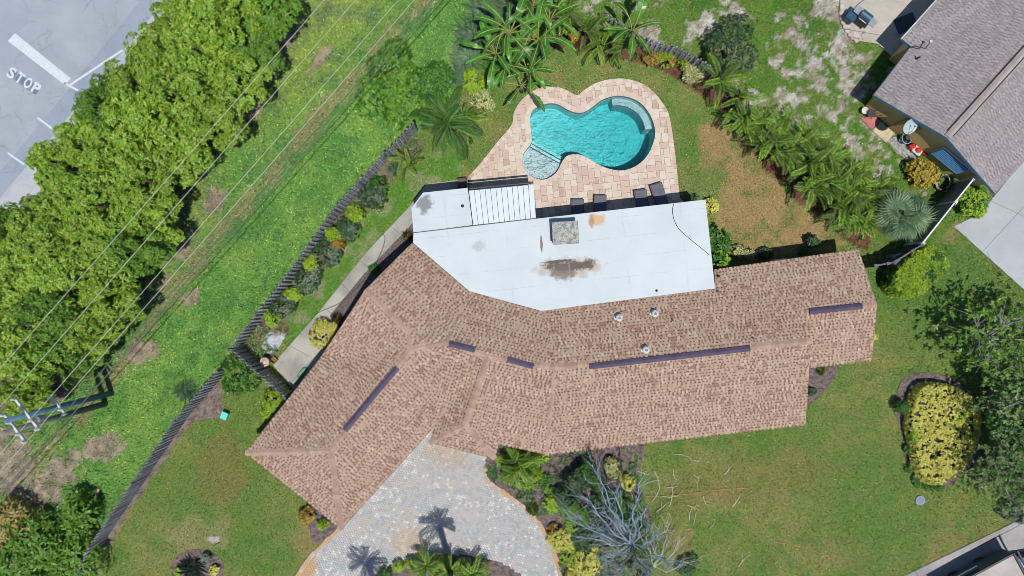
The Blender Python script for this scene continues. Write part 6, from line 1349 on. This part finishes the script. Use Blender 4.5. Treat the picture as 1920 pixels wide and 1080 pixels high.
pts = [c + Vector((math.cos(a) * (.2 + .012 * a / 6), math.sin(a) * (.26 + .012 * a / 6), .12 + .012 * a)) for a in np.linspace(0, 31, 90)]; mb.tube(pts, .03, 5); mb.build('hose', plain('pale_hose', C(150, 186, 200), .5), t); mb = MB(); mb.tube([c + Vector((0, 0, 0)), c + Vector((0, 0, .6))], .13, 10); mb.build('drum', M_gut, t)
c = at(1700, 255); t = thing('bucket', 'white lidded bucket beside the coiled pale hose', 'bucket', c); mb = MB(); mb.lathe(c, [(.13, 0), (.15, .36), (.165, .36), (.165, .4), (.04, .42)], 16); mb.build('body', M_trim, t)
M_red = plain('red_plastic', C(226, 50, 36), .4)
def can(px, py, label, rz):
    c = at(px, py); t = thing('fuel_can', label, 'fuel can', c, 'red cans by the ochre wall'); mb = MB(); mb.box(c + Vector((0, 0, .17)), (.36, .26, .34), rz); mb.build('body', M_red, t, bevel=.04); mb = MB(); mb.tube([c + Vector((-.1, 0, .33)), c + Vector((-.06, 0, .42)), c + Vector((.1, 0, .42)), c + Vector((.13, 0, .33))], .02, 6); mb.build('handle', M_red, t); mb = MB(); mb.tube([c + Vector((.12, .08, .32)), c + Vector((.2, .14, .46))], .025, 6); mb.build('spout', M_black, t)
can(1706, 276, 'red fuel can nearest the coiled hose', .4); can(1731, 288, 'larger red fuel can nearest the golden shrub', -.5)
c = at(1716, 284); t = thing('lawn_mower', 'push mower with white deck and black handle among the red cans', 'lawn mower', c); mb = MB(); mb.box(c + Vector((0, 0, .2)), (.55, .42, .16), -.7); mb.build('deck', M_trim, t, bevel=.03); mb = MB(); mb.lathe(c + Vector((0, 0, .28)), [(.14, 0), (.15, .12), (.08, .16)], 12); mb.build('engine', M_red, t)
mb = MB(); h_ = [Vector((.1, .3, .2)), Vector((.42, .62, .9)), Vector((.62, .4, .9)), Vector((.3, .08, .2))]; mb.tube([c + v for v in h_], .014, 6); mb.build('handle', M_black, t)
for sx_ in (-1, 1):
    for sy_ in (-1, 1): q = c + Vector((.2 * sx_ - .12 * sy_, -.2 * sx_ - .16 * sy_, .1)); mb = MB(); mb.tube([q, q + Vector((.04, .04, 0))], .1, 12); mb.build('wheel', M_black, t)
c = at(1764, 344); t = thing('wire_tangle', 'black and white tangle of coiled wire beside the golden shrub', 'wire coil', c); r = random.Random(3)
for k, mm in enumerate((M_black, M_trim, M_black)):
    mb = MB(); mb.tube([c + Vector((math.cos(a) * (.38 + r.uniform(-.12, .12)), math.sin(a) * (.42 + r.uniform(-.12, .12)), .1 + .3 * r.random())) for a in np.linspace(0, 25, 60)], .016, 4); mb.build('coil', mm, t)
# ---------------------------------------------------------------- house side things
c = at(502, 677); t = thing('urn', 'round terracotta urn with pale rim by the picket fence gate', 'urn', c); mb = MB(); mb.lathe(c, [(.12, 0), (.2, .12), (.26, .34), (.24, .5), (.27, .55), (.25, .58), (.16, .58), (.14, .5)], 20); mb.build('body', mat('urn_clay', C(216, 190, 166), C(196, 160, 134), 6), t); mb = MB(); mb.lathe(c + Vector((0, 0, .5)), [(.14, 0), (.05, .1)], 12); mb.build('plug', plain('urn_white', C(230, 222, 212), .6), t)
c = at(515, 675); t = thing('wooden_crate', 'small orange brown crate beside the urn', 'crate', c)
for dx, dy, sx_, sy_ in ((0, -.15, .34, .03), (0, .15, .34, .03), (-.16, 0, .03, .28), (.16, 0, .03, .28)):
    mb = MB(); q = Matrix.Rotation(.8, 3, 'Z') @ Vector((dx, dy, .1)); mb.box(c + q, (sx_, sy_, .2), .8); mb.build('slat', mat('crate_wood', C(206, 138, 96), None, 5), t)
c = at(566, 699); t = thing('garden_hose', 'bright green garden hose looped on the slab beside the left wing', 'hose', c); mb = MB(); pts = [Vector((-.32, -.06)), Vector((-.2, .07)), Vector((.25, .09)), Vector((.36, .0)), Vector((.27, -.09)), Vector((-.2, -.1)), Vector((-.45, -.14)), Vector((-.7, -.1))]; pts = smooth_poly([tuple(p) for p in pts], 5, False); R2_ = Matrix.Rotation(.86, 2); mb.tube([(*(Vector(c.xy) + R2_ @ Vector(p)), .06) for p in pts], .05, 7); mb.build('hose', plain('green_hose', C(30, 150, 84), .4), t)
mb = MB(); M_hose = plain('black_hose', (.02, .02, .022), .6); pts = smooth_poly([(546, 660), (592, 640), (622, 625), (660, 598), (690, 566), (712, 520), (722, 470), (719, 440), (702, 455), (690, 468)], 6, False)
pts = smooth_poly([(590, 590), (606, 582), (640, 566), (672, 537), (700, 500), (716, 470), (722, 446), (716, 438)], 6, False); mb.tube([(*G(*p), .035) for p in pts], .017, 5); tag(mb.build('cable', M_hose, smooth=True), 'black hose curving along the walkway and gravel', 'hose')
mb = MB(); pts = smooth_poly([(1263, 382), (1261, 396), (1264, 412), (1272, 428), (1284, 440), (1302, 455), (1318, 468), (1330, 478)], 6, False); mb.tube([W(*p, zA + .02) for p in pts], .016, 5); tag(mb.build('cable', M_hose, smooth=True), 'thin dark cable curving over the white flat roof', 'cable')
mb = MB(); c = W(867, 386, zB + .02); mb.lathe((c.x, c.y, zB), [(.09, 0), (.07, .05), (.03, .09)], 10); mb.build('roof_drain', M_black, fl)
for px, py in ((1231, 545), (1349, 518)): c = W(px, py, zA); mb = MB(); mb.lathe((c.x, c.y, zA if px < 1340 else 2.7), [(.07, 0), (.06, .06), (.02, .09)], 8); tag(mb.build('leaf_litter', M_black), 'small dark clump of leaves on the white roof edge' if px < 1300 else 'dark leaf clump at the corner between the white and brown roofs', 'debris')
c = at(424, 778); t = thing('utility_box', 'small turquoise utility box at the tip of the side bed', 'utility box', c); mb = MB(); mb.box(c + Vector((0, 0, .15)), (.34, .38, .3), -.4); mb.build('body', plain('turquoise_plastic', C(80, 226, 206), .5), t, bevel=.02); mb = MB(); mb.box(c + Vector((0, 0, .315)), (.37, .41, .03), -.4); mb.build('lid', plain('turquoise_lid', C(96, 236, 216), .5), t)
mb = MB(); a, b_ = at(186, 916), at(171, 962); mb.box((a + b_) / 2 + Vector((0, 0, .05)), ((a - b_).length, .14, .04), math.atan2((a - b_).y, (a - b_).x)); tag(mb.build('plank', mat('pale_plank', C(206, 176, 140), C(180, 150, 118), 5)), 'pale broken plank lying on the verge near the side fence', 'plank')
c = at(1725, 938); t = thing('meter_lid', 'blue grey round meter lid set in the front lawn', 'meter lid', c); mb = MB(); mb.lathe(c, [(.27, -.02), (.27, .05), (.22, .055)], 16); mb.build('ring', plain('lid_ring', C(150, 160, 180), .6), t); mb = MB(); mb.lathe(c, [(.2, .05), (.18, .062)], 14); mb.build('cover', plain('lid_cover', C(118, 140, 184), .6), t)
mb = MB(); pts = smooth_poly([(1180, 928), (1230, 930), (1290, 926), (1340, 919), (1412, 914)], 5, False); mb.tube([(*G(*p), .05) for p in pts], .012, 4); tag(mb.build('extension_cord', plain('orange_cord', C(236, 130, 60), .5)), 'thin orange extension cord lying across the front lawn', 'cord')
mb = MB(); pts = smooth_poly([(1450, 1016), (1490, 1022), (1530, 1034), (1560, 1048), (1582, 1062)], 5, False); mb.tube([(*G(*p), .04) for p in pts], .010, 4); tag(mb.build('string', plain('straw_string', C(206, 166, 110), .7)), 'thin straw coloured string in the grass of the front lawn', 'string')
# pool equipment in the shade of the back eave
c = at(1458, 498); t = thing('pool_pump', 'pool pump with blue white pipes in the shade of the back eave', 'pool pump', c); M_pvc = plain('white_pipe', C(206, 226, 240), .4)
mb = MB(); mb.box(c + Vector((.1, -.1, .08)), (1.9, .6, .12), ang); mb.build('base_slab', M_conc, t)
for dy, x0, x1, z in ((.26, -.5, .3, .5), (.08, -.1, .6, .6)): mb = MB(); mb.tube([c + Vector((x0, dy - .1, .15)), c + Vector((x0, dy, z)), c + Vector((x1, dy + .1, z)), c + Vector((x1, dy + .0, .15))], .045, 8); mb.build('pipe', M_pvc, t)
mb = MB(); mb.tube([c + Vector((.62, .4, .7)), c + Vector((.64, -.1, .7)), c + Vector((.64, -.1, .2))], .05, 8); mb.build('pipe', M_pvc, t); mb = MB(); mb.lathe(c + Vector((-.75, .05, .14)), [(.2, 0), (.24, .1), (.24, .6), (.12, .75), (.05, .8)], 16); mb.build('filter_tank', M_gut, t); mb = MB(); mb.tube([c + Vector((-.35, -.2, .3)), c + Vector((.25, -.15, .3))], .13, 12); mb.build('motor', M_gut, t)
# dry twigs scattered on the front lawn
M_twig = mat('dry_twig', C(226, 214, 196), C(190, 176, 158), 5); r = random.Random(12)
TW = [(1195, 883, 1222, 891), (1262, 851, 1300, 868), (1300, 862, 1318, 860), (1358, 890, 1380, 866), (1300, 890, 1316, 894), (1308, 915, 1312, 890), (1222, 940, 1236, 905), (1240, 930, 1282, 918), (1246, 912, 1275, 902), (1255, 950, 1258, 905), (1230, 960, 1256, 940), (1288, 946, 1318, 958), (1292, 975, 1306, 950), (1300, 984, 1308, 955), (1318, 930, 1330, 948), (1372, 950, 1388, 924), (1384, 1062, 1408, 1040), (1250, 985, 1262, 1000), (1238, 1000, 1252, 985), (1330, 990, 1340, 978), (1200, 912, 1240, 900), (1210, 950, 1222, 985), (1226, 882, 1234, 910), (1262, 880, 1272, 900)]
ORD2 = ORD + ['fourteenth', 'fifteenth', 'sixteenth', 'seventeenth', 'eighteenth', 'nineteenth', 'twentieth', 'twenty first', 'twenty second', 'twenty third', 'twenty fourth']
for k, (x0, y0, x1, y1) in enumerate(sorted(TW)):
    a, b_ = at(x0, y0), at(x1, y1); n_v = Vector((-(b_ - a).y, (b_ - a).x, 0)) * r.uniform(-.25, .25); mb = MB(); pts = [a + Vector((0, 0, .05)), a.lerp(b_, .35) + n_v * .8 + Vector((0, 0, .10)), a.lerp(b_, .7) + n_v + Vector((0, 0, .08)), b_ + Vector((0, 0, .05))]; mb.tube(pts, [.024, .020, .014, .006], 5)
    s = pts[1]; d = (pts[2] - s).normalized(); d = Vector((d.x * .7 - d.y * .7, d.y * .7 + d.x * .7, .1)); mb.tube([s, s + d * r.uniform(.25, .6)], [.014, .004], 4)
    tag(mb.build('fallen_twig', M_twig), 'pale dry twig fallen on the front lawn, %s counting from the left' % ORD2[k], 'twig', 'dry twigs scattered over the front lawn')
# ---------------------------------------------------------------- box trailer at the lower right corner
tc = W(1866, 1090, 1.35); ta = math.radians(28.5); ua = Vector((math.cos(ta), math.sin(ta), 0)); va_ = Vector((-math.sin(ta), math.cos(ta), 0)); t = thing('box_trailer', 'large beige flat topped box trailer parked on the corner pavement', 'trailer', (tc.x, tc.y, 0))
M_beige = mat('beige_trailer_roof', C(196, 188, 182), C(180, 170, 164), 1.2, .6, 30, .08, .1); M_dk = plain('dark_trailer_side', C(58, 92, 112), .5)
def tp(u, v, z): return Vector((tc.x, tc.y, 0)) + ua * u + va_ * v + Vector((0, 0, z))
mb = MB(); mb.box(tp(-.6, -.2, .85), (4.4, 2.1, .9), ta); mb.build('body', M_dk, t, bevel=.04); mb = MB(); mb.box(tp(-.6, -.2, 1.33), (4.3, 2.0, .06), ta); mb.build('roof', M_beige, t, bevel=.02)
for v in (.87, -1.27): mb = MB(); mb.box(tp(-.6, v, 1.35), (4.44, .09, .10), ta); mb.build('roof_rail', M_gut, t)
for u in (1.62, 1.86): mb = MB(); mb.box(tp(u, -.2, 1.35), (.10, 2.2, .10), ta); mb.build('roof_rail', M_gut, t)
mb = MB(); mb.box(tp(-1.2, .95, 1.0), (1.7, .16, .09), ta); mb.build('side_step', M_steel, t)
for u in (-1.5, .2): mb = MB(); mb.tube([tp(u, .5, .35), tp(u, .78, .35)], .34, 16); mb.build('wheel', M_black, t)
c = tp(3.2, -.6, 0); t = thing('car', 'pale blue car roof cut by the lower right corner', 'car', c); M_car = plain('pale_blue_paint', C(170, 206, 224), .3); mb = MB(); mb.box(c + Vector((.6, -.6, .55)), (4.2, 1.75, .6), ta - .35); mb.build('body', M_car, t, bevel=.12); mb = MB(); mb.box(c + Vector((.6, -.6, 1.08)), (2.4, 1.5, .5), ta - .35); mb.build('cabin', M_glass, t, bevel=.14); mb = MB(); mb.box(c + Vector((.6, -.6, 1.35)), (1.9, 1.35, .05), ta - .35); mb.build('roof', M_car, t, bevel=.02)
for u in (-1.3, 1.3):
    for v in (-.8, .8): q = c + Vector((.6, -.6, .32)) + Matrix.Rotation(ta - .35, 3, 'Z') @ Vector((u, v, 0)); a_ = Matrix.Rotation(ta - .35, 3, 'Z') @ Vector((0, .1, 0)); mb = MB(); mb.tube([q - a_, q + a_], .32, 14); mb.build('wheel', M_black, t)
